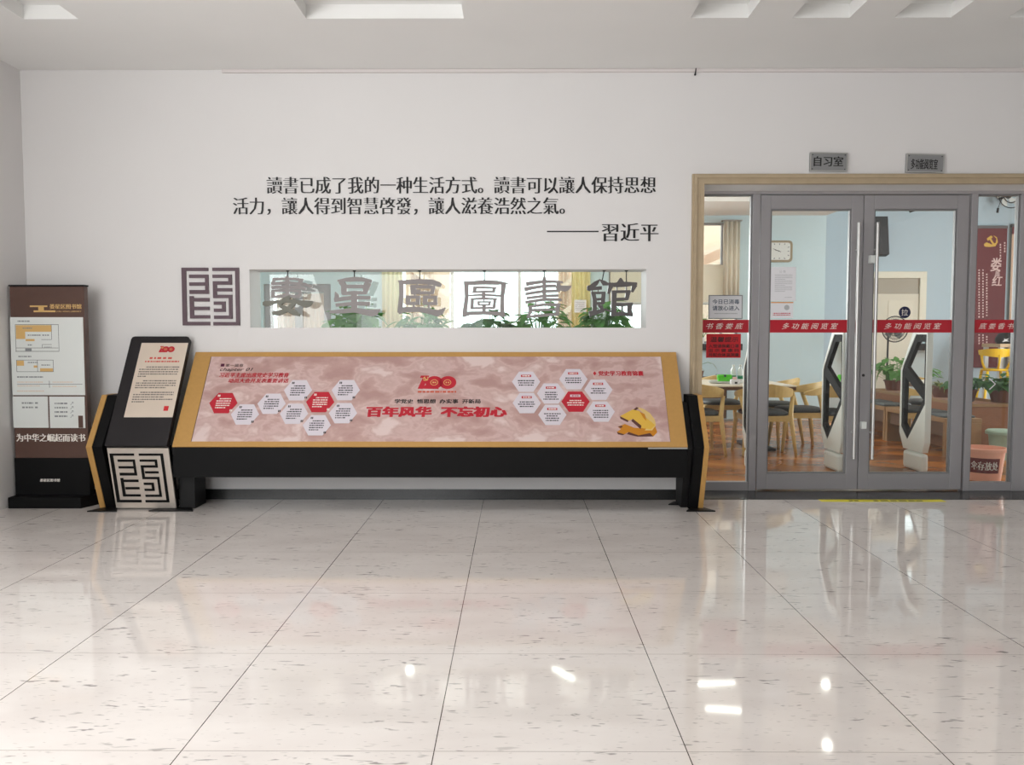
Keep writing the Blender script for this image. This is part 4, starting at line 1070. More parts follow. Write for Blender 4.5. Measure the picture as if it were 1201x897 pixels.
t = thing('meeting_table', 'long pale topped table with dark pedestal legs behind the glass doors', 'table', (2.2, 3.2, 0))
mb = MB(); mb.box(1.2, 3.1, 2.55, 3.8, 0.742, 0.757); mb.build('table_top', M['tabletop'], t, bevel=0.003)
mb = MB(); mb.box(1.205, 3.095, 2.555, 3.795, 0.705, 0.742); mb.build('top_edge', M['darkwood'], t)
for x in (1.6, 2.83):
    mb = MB(); mb.box(x - 0.09, x + 0.09, 3.0, 3.3, 0.03, 0.705); l = mb.build('leg', M['dark'], t, bevel=0.01)
    mb = MB(); mb.box(x - 0.12, x + 0.12, 2.75, 3.55, 0, 0.03); mb.build('foot', M['dark'], l, bevel=0.008)
TZ = 0.757
# things on the table
TBP = Plane((0, 0, TZ), (1, 0, 0), (0, 1, 0))
def onT(px, y): return FPX and wall_plane(y).uv(px, 445)[0]
x = onT(851, 3.0); t = thing('oval_tray', 'shallow oval grey tray under the lime green pouch', 'tray', (x, 3.0, TZ))
mb = MB(); mb.lathe([(0.2, 0), (0.22, 0.006), (0.235, 0.028), (0.228, 0.03), (0.212, 0.01), (0.1, 0.008)], (0, 0, 0), 32); mb.v = [(a * 0.85, b * 0.62, c) for a, b, c in mb.v]
mb.build('dish', mat('pale_grey_tray', (196, 198, 192), 0.4), t, smooth=True, local=True)
x = onT(849.5, 3.0); t = thing('pouch', 'lime green zipped pouch lying in the oval tray', 'bag', (x, 3.0, TZ + 0.01))
mb = MB()
mb.hexa([(-0.065, -0.04, 0), (0.065, -0.04, 0), (0.065, 0.04, 0), (-0.065, 0.04, 0)], [(-0.085, -0.03, 0.07), (0.085, -0.03, 0.07), (0.085, 0.03, 0.07), (-0.085, 0.03, 0.07)])
mb.hexa([(-0.085, -0.03, 0.07), (0.085, -0.03, 0.07), (0.085, 0.03, 0.07), (-0.085, 0.03, 0.07)], [(-0.082, -0.008, 0.092), (0.082, -0.008, 0.092), (0.082, 0.008, 0.092), (-0.082, 0.008, 0.092)])
mb.build('body', M['lime'], t, bevel=0.008, local=True)
mb = MB(); mb.tube([(0, -0.038, 0.078), (0, -0.034, 0.078)], 0.014, 14); mb.build('badge', M['navy'], t, local=True)
mb = MB(); mb.tube([(-0.08, -0.002, 0.094), (-0.105, -0.01, 0.09)], 0.003, 6); mb.build('zip_pull', M['dark'], t, local=True)


def bottle(px, y, label, first=None):
    t = thing('water_bottle', label, 'bottle', (onT(px, y), y, TZ), 'clear water bottles on the table')
    m = MB(); m.lathe([(0.029, 0), (0.032, 0.006), (0.032, 0.13), (0.027, 0.155), (0.014, 0.178), (0.013, 0.19)], (0, 0, 0), 20); m.build('body', M['bottle'], t, smooth=True, local=True)
    m = MB(); m.lathe([(0.0328, 0.045), (0.0328, 0.085)], (0, 0, 0), 20); m.build('label_sleeve', M['greenlabel'], t, smooth=True, local=True)
    m = MB(); m.lathe([(0.0155, 0.19), (0.0155, 0.208), (0.014, 0.21)], (0, 0, 0), 16); m.build('cap', M['white'], t, smooth=True, local=True)


bottle(860, 3.15, 'left one of two clear bottles standing right of the lime green pouch')
bottle(868.3, 3.12, 'right one of two clear bottles standing beside the left glass panel mullion')
t = thing('tissue_box', 'small white box with dark print on the table before the bottles', 'box', (onT(862, 2.8), 2.8, TZ))
mb = MB(); mb.box(-0.05, 0.05, -0.03, 0.03, 0, 0.055); mb.build('carton', M['paper'], t, bevel=0.004, local=True)
mb = MB(); mb.box(-0.01, 0.02, -0.0312, -0.03, 0.008, 0.03); mb.build('printed_mark', M['ink'], t, local=True)
mb = MB(); mb.hexa([(-0.02, -0.01, 0.055), (0.02, -0.01, 0.055), (0.02, 0.01, 0.055), (-0.02, 0.01, 0.055)], [(-0.03, -0.005, 0.085), (0.015, -0.005, 0.08), (0.02, 0.01, 0.085), (-0.02, 0.01, 0.08)]); mb.build('tissue', mat('pink_tissue', (236, 196, 190), 0.8), t, local=True)

# security gates
def gate_panel(xx, label):
    y0 = 7.8 - 6.55; t = thing('security_gate', label, 'gate', (xx, y0 + 0.26, 0), 'white anti-theft gates inside the doors')
    def yz(lst): return [(y0 + a, z) for a, z in lst]
    OUT = yz([(0.0, 1.385), (0.25, 1.385), (0.285, 1.34), (0.48, 1.03), (0.517, 0.96), (0.517, 0.342), (0.425, 0.19), (0.04, 0.19), (0.0, 0.29)])
    RING = yz([(0.015, 1.32), (0.225, 1.32), (0.465, 1.01), (0.49, 0.96), (0.485, 0.40), (0.35, 0.28), (0.012, 0.66)])
    H1 = yz([(0.05, 1.25), (0.2, 1.25), (0.40, 1.0), (0.05, 0.80)])
    H2 = yz([(0.06, 0.70), (0.43, 0.90), (0.44, 0.44), (0.34, 0.36)])
    import mathutils.geometry as G

    def holed(mb, outer, holes, xa, xb, mi=0):
        loops = [outer] + holes
        tris = G.tessellate_polygon([[Vector((a, b, 0)) for a, b in l] for l in loops]); pts = [p for l in loops for p in l]
        for xq, rev in ((xa, True), (xb, False)):
            vs = [(xq, a, b) for a, b in pts]; mb.add(vs, [tuple(reversed(f)) if rev else tuple(f) for f in tris], mi)
        for l in loops:
            n = len(l)
            mb.add([(xa, a, b) for a, b in l] + [(xb, a, b) for a, b in l], [(i, (i + 1) % n, n + (i + 1) % n, n + i) for i in range(n)], mi)
    m = MB(); holed(m, OUT, [RING], xx, xx + 0.056); m.build('shell', M['gate'], t, bevel=0.004)
    m = MB(); holed(m, RING, [H1, H2], xx + 0.006, xx + 0.05); m.build('window_frame', M['gateframe'], t)
    for hh in (H1, H2):
        m = MB(); holed(m, hh, [], xx + 0.026, xx + 0.030); m.build('glass_pane', M['gateglass'], t)
        m = MB(); n = len(hh); cy = sum(a for a, _ in hh) / n; cz_ = sum(b for _, b in hh) / n
        inn = [(cy + (a - cy) * 0.86, cz_ + (b - cz_) * 0.9) for a, b in hh]
        holed(m, hh, [inn], xx + 0.03, xx + 0.048); m.build('inner_trim', M['gate'], t)
    m = MB(); m.box(xx - 0.01, xx + 0.066, y0 + 0.03, y0 + 0.42, 0, 0.178); m.build('foot', M['gate'], t, bevel=0.03)
    return t


gate_panel(2.29, 'white security gate seen edge-on beside the left mullion')
gate_panel(3.085, 'white security gate seen through the left door leaf')
gate_panel(3.875, 'white security gate seen through the right door leaf')

# benches and planters running into the room on the right
def bench(y0, y1, label):
    t = thing('wooden_bench', label, 'bench', (4.8, (y0 + y1) / 2, 0), 'low wooden benches along the planters')
    m = MB(); m.box(4.6, 5.0, y0, y1, 0.37, 0.42); m.build('seat', M['benchwood'], t, bevel=0.004)
    m = MB(); m.box(4.64, 4.98, y0 + 0.06, y1 - 0.06, 0.22, 0.37); m.build('apron', M['darkwood'], t)
    for yy in (y0, y1 - 0.05):
        m = MB(); m.box(4.605, 4.995, yy, yy + 0.05, 0, 0.37); m.build('leg', M['benchwood'], t, bevel=0.003)
    k = y0 + 0.08
    while k + 0.4 < y1:
        p = thing('seat_pad', 'x', 'cushion', (4.8, k + 0.2, 0.42), 'flat grey pads on the wooden benches')
        m = MB(); m.box(4.63, 4.97, k, k + 0.38, 0.42, 0.445); m.build('pad', mat('grey_seat_pad', (84, 90, 92), 0.7), p, bevel=0.01)
        PADS.append(p); k += 0.5
    return t


PADS = []
bench(2.28, 3.71, 'nearer low wooden bench with a dark end behind the right security gate')
bench(3.73, 5.2, 'farther low wooden bench seen left of the right security gate')
for i, p in enumerate(PADS):
    p['label'] = ['flat grey pad on the nearer bench, closest to the right mullion', 'flat grey pad in the middle of the nearer bench', 'flat grey pad on the nearer bench, next to the farther bench', 'flat grey pad on the farther bench, nearest to the doors', 'flat grey pad on the farther bench, farthest from the doors', 'flat grey pad at the far end'][min(i, 5)]
t = thing('planter_box', 'long brown wooden planter box behind the benches holding pots', 'planter', (5.2, 3.7, 0))
mb = MB(); mb.box(5.03, 5.65, 2.6, 5.3, 0, 0.52); mb.build('box', mat('russet_planter_wood', (138, 88, 52), 0.5, noise=0.1, nscale=18), t, bevel=0.005)
mb = MB()
for x0, x1, y0, y1 in ((5.02, 5.06, 2.59, 5.31), (5.62, 5.66, 2.59, 5.31), (5.06, 5.62, 2.59, 2.63), (5.06, 5.62, 5.27, 5.31)): mb.box(x0, x1, y0, y1, 0.52, 0.55)
mb.build('rim', M['benchwood'], t)


def leaf_mesh(mb, base, direc, length, width, droop, mi=0):
    d = Vector(direc).normalized(); side = d.cross(Vector((0, 0, 1)))
    if side.length < 0.05: side = Vector((1, 0, 0))
    side.normalize(); up = side.cross(d).normalized(); P = []
    for s_, w_ in ((0, 0.02), (0.2, 0.8), (0.45, 1.0), (0.75, 0.6), (1, 0.02)):
        c = Vector(base) + d * length * s_ - Vector((0, 0, 1)) * droop * length * s_ * s_
        P += [c - side * width * w_ / 2 + up * width * 0.12 * w_, c, c + side * width * w_ / 2 + up * width * 0.12 * w_]
    mb.add(P, [(i * 3 + j, i * 3 + j + 1, (i + 1) * 3 + j + 1, (i + 1) * 3 + j) for i in range(4) for j in (0, 1)], mi)


def plant(name, label, cat, loc, h, spread, n, ls, pot_r, pot_h, leafm, potm, grp=None, grass=False, seed=1):
    rnd = random.Random(seed); t = thing(name, label, cat, loc, grp)
    m = MB(); m.lathe([(pot_r * 0.7, 0), (pot_r * 0.95, pot_h * 0.9), (pot_r * 1.05, pot_h * 0.9), (pot_r * 1.05, pot_h), (pot_r * 0.9, pot_h), (pot_r * 0.85, pot_h * 0.92)], (0, 0, 0), 20)
    m.build('pot', potm, t, smooth=False, local=True)
    lm = MB(); sm = MB()
    for k in range(n):
        a = rnd.uniform(0, 2 * math.pi); q = rnd.uniform(0.15, 1) ** 0.7
        top = Vector((math.cos(a) * spread * q, math.sin(a) * spread * q * 0.8, pot_h + h * (1.05 - 0.75 * q * q) * rnd.uniform(0.55, 1)))
        if not grass:
            b0 = Vector((math.cos(a) * pot_r * 0.4, math.sin(a) * pot_r * 0.4, pot_h * 0.9))
            sm.tube([b0, b0.lerp(top, 0.5) + Vector((0, 0, 0.02)), top], 0.003, 5)
            leaf_mesh(lm, top, (math.cos(a) + rnd.uniform(-.6, .6), math.sin(a) + rnd.uniform(-.8, .4) - 0.2, rnd.uniform(-0.5, 0.5)), ls * rnd.uniform(0.7, 1.25), ls * rnd.uniform(0.6, 0.85), rnd.uniform(0.1, 0.5))
        else:
            leaf_mesh(lm, (math.cos(a) * pot_r * 0.3, math.sin(a) * pot_r * 0.3, pot_h * 0.9), (math.cos(a) * q, math.sin(a) * q, rnd.uniform(0.5, 1.1)), h * rnd.uniform(0.8, 1.4), 0.016, rnd.uniform(0.5, 1.0))
    lm.build('foliage', leafm, t, local=True, smooth=True)
    if sm.v: sm.build('stem', leafm, t, local=True)
    return t


LZ = 1.11
for i, (px, h, sp, n, mk, lab) in enumerate((
        (418, 0.36, 0.26, 60, 'leaf', 'green leafy plant in the opening under the second hanging character'),
        (492, 0.34, 0.24, 52, 'leaf', 'green leafy plant in the opening under the third hanging character'),
        (572, 0.30, 0.24, 44, 'darkleaf', 'green leafy plant in the opening under the boxed fourth character'),
        (633, 0.37, 0.24, 56, 'leaf', 'green leafy plant in the opening under the fifth hanging character'),
        (707, 0.40, 0.20, 58, 'leaf', 'green leafy plant in the opening under the dark last character'))):
    plant('potted_plant', lab, 'plant', (wall_plane(0.64).uv(px, 370)[0], 0.64, LZ), h, sp, int(n * 1.3), 0.135, 0.085, 0.13, M[mk], M['whitepot'], 'plants on the ledge behind the wall opening', seed=i + 3)
PZ = 0.551
for i, (y, h, sp, n, ls, mk, gr, lab) in enumerate((
        (4.9, 0.32, 0.34, 60, 0.13, 'leaf', False, 'leafy green plant in the planter left of the right security gate, farthest back'),
        (4.35, 0.30, 0.3, 60, 0.13, 'leaf', False, 'leafy green plant in the planter just left of the right security gate'),
        (3.6, 0.20, 0.2, 70, 0.1, 'paleleaf', True, 'pale grassy plant in the planter right of the right security gate'),
        (3.0, 0.15, 0.2, 50, 0.12, 'darkleaf', False, 'dark leafy plant seen at the left edge of the right fixed glass panel'),
        (2.85, 0.17, 0.24, 70, 0.13, 'darkleaf', False, 'dark leafy plant below the yellow stools, nearest to the right glass panel'))):
    plant('potted_plant', lab, 'plant', ((5.24, 5.24, 5.24, 5.2, 5.52)[i], y, PZ), h, sp, n, ls, 0.13, 0.14, M[mk], M['pot'], 'plants in the wooden planter', grass=gr, seed=i + 20)
# plant by the far window at the left and a trailing one
t = plant('potted_plant', 'bright green plant on the far window sill at the left edge of the doors', 'plant', (FP.uv(822, 380)[0], YFAR - 0.07, 1.18), 0.42, 0.17, 40, 0.12, 0.05, 0.1, M['leaf'], M['whitepot'], None, seed=41)
cab = thing('wooden_cabinet', 'low brown cabinet against the far wall behind the table at the left', 'cabinet', (2.6, 6.1, 0))
mb = MB(); mb.box(2.0, 3.2, 5.95, 6.34, 0.05, 0.63); mb.build('carcass', M['dark'], cab)
mb = MB(); mb.box(1.98, 3.22, 5.93, 6.34, 0.63, 0.67); mb.build('top', M['darkwood'], cab)
for q in (2.02, 2.61):
    mb = MB(); mb.box(q, q + 0.57, 5.93, 5.95, 0.06, 0.62); d_ = mb.build('door', M['darkwood'], cab)
    mb = MB(); mb.box(q + 0.26, q + 0.31, 5.92, 5.93, 0.5, 0.52); mb.build('handle', M['steel'], d_)
t = thing('drooping_plant', 'thin stemmed plant with one long drooping leaf behind the left end of the table', 'plant', (FP.uv(816, 430)[0], 6.1, 0.67))
mb = MB(); mb.lathe([(0.05, 0), (0.07, 0.1), (0.06, 0.1)], (0, 0, 0), 16); mb.build('pot', M['pot'], t, local=True)
mb = MB(); mb.tube([(0, 0, 0.09), (0.03, -0.02, 0.2), (0.12, -0.05, 0.23), (0.17, -0.06, 0.21)], 0.004, 6); mb.tube([(0, 0, 0.09), (0.01, -0.02, 0.17), (0.03, -0.03, 0.15)], 0.004, 6); mb.build('stem', M['leaf'], t, local=True)
mb = MB(); leaf_mesh(mb, (0.17, -0.06, 0.22), (1, -0.2, -0.5), 0.11, 0.06, 0.7); leaf_mesh(mb, (0.01, -0.02, 0.14), (1, -0.3, -0.4), 0.08, 0.05, 0.3); mb.build('foliage', M['paleleaf'], t, local=True)

# clock
CP = wall_plane(YFAR - 0.035); u0, v1 = CP.uv(899, 282); u1, v0 = CP.uv(929.3, 307.3); cu, cv = (u0 + u1) / 2, (v0 + v1) / 2
t = thing('wall_clock', 'square clock with beige frame on the pale blue far wall', 'clock', (cu, YFAR, cv))
hw, hh = (u1 - u0) / 2, (v1 - v0) / 2
def rr(w, h, r): return [(cu + sx * (w - r) + r * math.cos(a), cv + sy * (h - r) + r * math.sin(a)) for sx, sy, a0_ in ((1, 1, 0), (-1, 1, 90), (-1, -1, 180), (1, -1, 270)) for a in (R(a0_), R(a0_ + 45), R(a0_ + 90))]
mb = MB(); flat(mb, CP, rr(hw, hh, 0.05), -0.034, 0.0); mb.build('case', mat('beige_clock_case', (158, 146, 122), 0.5), t)
mb = MB(); flat(mb, CP, rr(hw * 0.82, hh * 0.8, 0.035), 0.0, 0.003); mb.build('dial', M['white'], t)
mb = MB()
for k in range(12):
    a = R(30 * k); q = 1 / max(abs(math.cos(a)), abs(math.sin(a))); rx, ry = hw * 0.68, hh * 0.66
    c = (cu + rx * min(q, 1.18) * math.sin(a), cv + ry * min(q, 1.18) * math.cos(a)); s_ = 0.012
    stroke(mb, CP, [(c[0] - s_ * math.sin(a), c[1] - s_ * math.cos(a), 0.009), (c[0] + s_ * math.sin(a), c[1] + s_ * math.cos(a), 0.009)], 0.003, 0.005)
mb.build('hour_mark', M['blueink'], t)
mb = MB(); stroke(mb, CP, [(cu, cv, 0.012), (cu - 0.075, cv + 0.025, 0.008)], 0.005, 0.007); mb.build('hand', M['dark'], t)
mb = MB(); stroke(mb, CP, [(cu + 0.02, cv - 0.01, 0.008), (cu - 0.1, cv + 0.04, 0.005)], 0.0075, 0.009); mb.build('hand', M['dark'], t)

# inner door in the far right wall, speaker, projector, wall fan
F2 = wall_plane(YFAR2)
b1, zt2 = F2.uv(1086, 318.5); b0_ = b1 - 1.35
mb = MB(); cr = 0.12
mb.box(b0_, b0_ + cr, YFAR2 - 0.05, YFAR2, 0, zt2 - cr); mb.box(b1 - cr, b1, YFAR2 - 0.05, YFAR2, 0, zt2 - cr); mb.box(b0_, b1, YFAR2 - 0.05, YFAR2, zt2 - cr, zt2)
inner = struct(mb, 'door_4', mat('ivory_door_frame', (232, 226, 206), 0.5), bevel=0.005)
mb = MB(); mb.box(b0_ + cr, b1 - cr, YFAR2 - 0.02, YFAR2, 0, zt2 - cr - 0.28); lf = mb.build('door_leaf', mat('ivory_door_leaf', (218, 210, 190), 0.5), inner)
mb = MB(); mb.box(b0_ + cr, b1 - cr, YFAR2 - 0.012, YFAR2, zt2 - cr - 0.28, zt2 - cr); mb.build('transom', mat('taupe_transom', (168, 158, 140), 0.5), inner)
mb = MB(); mb.box(b1 - cr - 0.55, b1 - cr - 0.1, YFAR2 - 0.028, YFAR2 - 0.02, 0.3, zt2 - cr - 0.4); mb.build('leaf_panel', mat('ivory_door_panel', (224, 216, 196), 0.5), lf)
u, v = F2.uv(1031, 278); t = thing('wall_speaker', 'dark slanted loudspeaker on the far wall behind the door handles', 'loudspeaker', (u, YFAR2, v))
mb = MB(); mb.hexa([(u - 0.2, YFAR2 - 0.24, v - 0.33), (u + 0.09, YFAR2 - 0.24, v - 0.33), (u + 0.09, YFAR2 - 0.1, v - 0.36), (u - 0.2, YFAR2 - 0.1, v - 0.36)], [(u - 0.2, YFAR2 - 0.3, v + 0.33), (u + 0.02, YFAR2 - 0.3, v + 0.33), (u + 0.02, YFAR2 - 0.1, v + 0.3), (u - 0.2, YFAR2 - 0.1, v + 0.3)]); mb.build('cabinet', M['dark'], t, bevel=0.01)
mb = MB(); mb.box(u - 0.1, u - 0.02, YFAR2 - 0.12, YFAR2, v - 0.05, v + 0.05); mb.build('bracket', M['dark'], t)
u, v = F2.uv(1064, 248); y = YFAR2 - 0.4
t = thing('ceiling_projector', 'dark angular device with a pale lens hanging at the top of the right door glass', 'projector', (u, y, 4.0)); v = v - 0.0
mb = MB(); mb.hexa([(u - 0.1, y - 0.15, v - 0.07), (u + 0.1, y - 0.15, v + 0.04), (u + 0.1, y + 0.1, v + 0.04), (u - 0.1, y + 0.1, v - 0.07)], [(u - 0.16, y - 0.15, v + 0.06), (u + 0.06, y - 0.15, v + 0.17), (u + 0.06, y + 0.1, v + 0.17), (u - 0.16, y + 0.1, v + 0.06)]); mb.build('body', M['dark'], t, bevel=0.01)
mb = MB(); mb.tube([(u + 0.1, y - 0.1, v + 0.09), (u + 0.16, y - 0.14, v + 0.11)], 0.04, 14); mb.build('lens', M['white'], t)
mb = MB(); mb.tube([(u - 0.03, y, v + 0.1), (u - 0.03, y, 4.0)], 0.015, 10); mb.build('mount', M['dark'], t)
u, v = F2.uv(1172, 232); y = YFAR2 - 0.25
t = thing('wall_fan', 'white wall fan with dark cage high above the red banner', 'fan', (u, YFAR2, v))
mb = MB()
for k in range(5):
    a = R(72 * k + 20); stroke(mb, wall_plane(y), [(u, v, 0.03), (u + 0.1 * math.cos(a), v + 0.1 * math.sin(a), 0.08), (u + 0.19 * math.cos(a + 0.3), v + 0.19 * math.sin(a + 0.3), 0.1)], 0.0, 0.012)
mb.build('blades', M['white'], t)
for r in (0.22, 0.13):
    mb = MB(); mb.tube([(u + 0.05 + r * math.cos(R(15 * k)), y - 0.03, v + r * math.sin(R(15 * k))) for k in range(25)], 0.008, 6, cap=False); mb.build('cage', M['dark'], t)
mb = MB(); mb.tube([(u, y - 0.03, v), (u, YFAR2, v + 0.02)], [0.06, 0.05], 14); mb.build('motor', M['dark'], t)
mb = MB(); mb.tube([(u - 0.1, y, v - 0.05), (u - 0.16, y, v - 0.22)], 0.006, 6); mb.tube([(u - 0.16, y, v - 0.22), (u - 0.17, y, v - 0.3)], 0.02, 8); mb.build('pull_cord', M['dark'], t)

# red hanging banner
YBN = YFAR2 - 0.06; BN = wall_plane(YBN); (u0, v1), (u1, v0) = BN.uv(1138, 266), BN.uv(1181.5, 431)
u0 = BN.uv(1138, 350)[0]; u1 = BN.uv(1178.5, 350)[0]
t = thing('wall_banner', 'tall dark red hanging banner with white vertical lettering on the far right wall', 'banner', ((u0 + u1) / 2, YFAR2, v0))
mb = MB(); rect(mb, BN, u0, u1, v0, v1, 0, 0.01); mb.build('cloth', M['banner'], t)
mb = MB(); rect(mb, BN, u0, u1, v1 - 0.03, v1 + 0.02, -0.05, 0.02); mb.build('top_rail', mat('grey_rail', (96, 92, 92), 0.5), t)
mb = MB()
for c_, px0, px1, py0, py1 in (('娄', 1161.5, 1174, 302.5, 318), ('底', 1166.5, 1172.5, 317, 324), ('红', 1163, 1175, 323.5, 335)): ptext(mb, BN, c_, px0, px1, py0, py1, 0.011, smear=(0.02, 0.012), shear=0.12)
for px, py0, py1 in ((1148, 316, 372), (1152.5, 316, 372), (1157, 321, 372), (1148, 392, 404), (1152.5, 392, 404), (1157, 394, 404), (1173, 286, 306), (1178, 284, 296)):
    q = py0
    while q < py1:
        a = BN.uv(px, q); hgt = random.uniform(0.02, 0.035); rect(mb, BN, a[0] - 0.012, a[0] + 0.012, a[1] - hgt, a[1], 0.0102, 0.0108); q += 3.2
mb.build('white_lettering', mat('pink_white_ink', (226, 196, 190), 0.6), t)
def bp(pts): return [BN.uv(1131 + x / 4.72, 210 + y / 4.72) for x, y in pts]
mb = MB(); flat(mb, BN, bp([(106, 362), (120, 350), (150, 362), (172, 352), (176, 330), (158, 312), (178, 322), (184, 348), (170, 372), (140, 376), (112, 374)]), 0.0101, 0.013); flat(mb, BN, bp([(122, 330), (146, 312), (156, 322), (146, 330), (168, 364), (160, 370), (138, 336), (128, 342)]), 0.0105, 0.014)
mb.build('gold_emblem', mat('gold_emblem_print', (222, 178, 60), 0.5), t)
(u0, v1), (u1, v0) = BN.uv(1187, 266), BN.uv(1215, 431)
t = thing('notice_banner', 'peach banner with a red head beside the right door frame', 'banner', ((u0 + u1) / 2, YFAR2, v0))
mb = MB(); rect(mb, BN, u0, u1, v0, v1 - 0.13, 0, 0.01); mb.build('cloth', mat('peach_banner_cloth', (216, 182, 156), 0.6), t)
mb = MB(); rect(mb, BN, u0, u1, v1 - 0.13, v1, 0, 0.011); mb.build('red_head', M['banner'], t)
mb = MB(); rect(mb, BN, u0, u1, v1, v1 + 0.05, -0.05, 0.02); mb.build('top_rail', mat('grey_rail', (96, 92, 92), 0.5), t)

# standing fan
fy = 5.75; FPn = wall_plane(fy); u, v = FPn.uv(1049, 386)
t = thing('standing_fan', 'grey standing fan behind the right door glass, its head behind the red band', 'fan', (u - 0.06, fy, 0))
mb = MB()
for rq in (0.19, 0.145, 0.1, 0.05):
    mb.tube([(u + rq * math.cos(R(12 * k)), fy - 0.04 + 0.02 * (rq / 0.19), v + rq * math.sin(R(12 * k))) for k in range(31)], 0.004 if rq < 0.16 else 0.008, 6, cap=False)
for k in range(48):
    a = R(7.5 * k); mb.tube([(u + 0.03 * math.cos(a), fy - 0.045, v + 0.03 * math.sin(a)), (u + 0.19 * math.cos(a), fy - 0.02, v + 0.19 * math.sin(a))], 0.0025, 5)
mb.build('cage', M['dark'], t)
mb = MB()
for k in range(4):
    a = R(90 * k + 30); stroke(mb, wall_plane(fy), [(u, v, 0.03), (u + 0.08 * math.cos(a), v + 0.08 * math.sin(a), 0.1), (u + 0.15 * math.cos(a + 0.25), v + 0.15 * math.sin(a + 0.25), 0.09)], 0, 0.006)
mb.build('blades', mat('smoky_plastic', (150, 152, 150), 0.3), t)
mb = MB(); mb.tube([(u, fy - 0.03, v), (u - 0.02, fy + 0.12, v)], [0.03, 0.05], 14); mb.build('motor', M['dark'], t)
px_ = FPn.uv(1042, 420)[0]
mb = MB(); mb.tube([(px_, fy + 0.05, 0.03), (px_ + 0.01, fy + 0.05, v - 0.1), (u - 0.01, fy + 0.06, v)], 0.014, 10); pole = mb.build('pole', M['dark'], t)
mb = MB(); mb.lathe([(0.006, 0), (0.012, 0.004)], (px_ - 0.02, fy + 0.05, 0.95), 8); mb.build('knob', M['dark'], pole)
mb = MB(); mb.lathe([(0.18, 0), (0.18, 0.02), (0.04, 0.035)], (px_, fy + 0.05, 0), 24); mb.build('base', M['dark'], t)

# pink bucket, mint bin
by = 0.95; BPx = wall_plane(by); bu = BPx.uv(1153, 545)[0]; bz1 = BPx.uv(1153, 524.5)[1]
t = thing('umbrella_bucket', 'salmon pink plastic bucket with a red lettered label behind the right glass panel', 'bucket', (bu, by, 0))
r1, r0 = 0.185, 0.145
mb = MB(); mb.lathe([(r0, 0), (r1 - 0.01, bz1 - 0.03), (r1 + 0.013, bz1 - 0.026), (r1 + 0.015, bz1), (r1 - 0.008, bz1 + 0.002), (r0 - 0.012, 0.012)], (0, 0, 0), 40); mb.build('body', M['pink'], t, smooth=False, local=True)
def bucket_pt(a, z, e): r = r0 + (r1 - 0.01 - r0) * z / (bz1 - 0.03) + e; return (r * math.sin(a), -r * math.cos(a), z)
mb = MB(); n = 20; za, zb_ = bz1 * 0.26, bz1 * 0.72
vs = []; 
for k in range(n + 1):
    a = -1.75 + 2.1 * k / n
    for z in (za, zb_): vs += [bucket_pt(a, z, 0.0008), bucket_pt(a, z, 0.0025)]
fs = []
for k in range(n): i = 4 * k; fs += [(i + 1, i + 5, i + 7, i + 3), (i, i + 2, i + 6, i + 4), (i, i + 4, i + 5, i + 1), (i + 2, i + 3, i + 7, i + 6)]
mb.add(vs, fs); lb = mb.build('label', M['banner'], t, local=True)
vs_, fs_, gx0, gx1, gy0, gy1 = glyph_mesh('伞存放处')
mb = MB()
for o_ in (-0.02, 0, 0.02):
    mb.add([bucket_pt(-1.12 + 1.38 * (x - gx0 + o_) / (gx1 - gx0), za + 0.028 + (y - gy0) / (gy1 - gy0) * (zb_ - za - 0.056), 0.0032 + o_ * 0.003) for x, y, _ in vs_], fs_)
mb.build('lettering', M['lightink'], lb, local=True)
my = 2.2; MPx = wall_plane(my); mu = MPx.uv(1176, 520)[0]; mz = MPx.uv(1176, 506)[1]
t = thing('mint_bin', 'mint green lidded bin behind the pink bucket', 'bin', (mu, my, 0))
mb = MB(); mb.lathe([(0.115, 0), (0.138, mz - 0.02), (0.13, mz - 0.02)], (0, 0, 0), 36); mb.build('body', M['mint'], t, smooth=False, local=True)
mb = MB(); mb.lathe([(0.142, mz - 0.03), (0.168, mz - 0.026), (0.168, mz + 0.004), (0.15, mz + 0.018), (0.05, mz + 0.022)], (0, 0, 0), 36); mb.build('lid', M['mint'], t, smooth=False, local=True)
# door stop
t = thing('door_stop', 'small dark brown block at the foot of the right glass panel', 'door stop', (wall_plane(0.52).uv(1187, 561)[0], 0.53, 0))
mb = MB(); mb.hexa([(-0.03, -0.03, 0), (0.03, -0.03, 0), (0.03, 0.03, 0), (-0.03, 0.03, 0)], [(-0.022, -0.022, 0.1), (0.022, -0.022, 0.1), (0.022, 0.022, 0.085), (-0.022, 0.022, 0.085)]); mb.build('block', M['darkwood'], t, bevel=0.006, local=True)

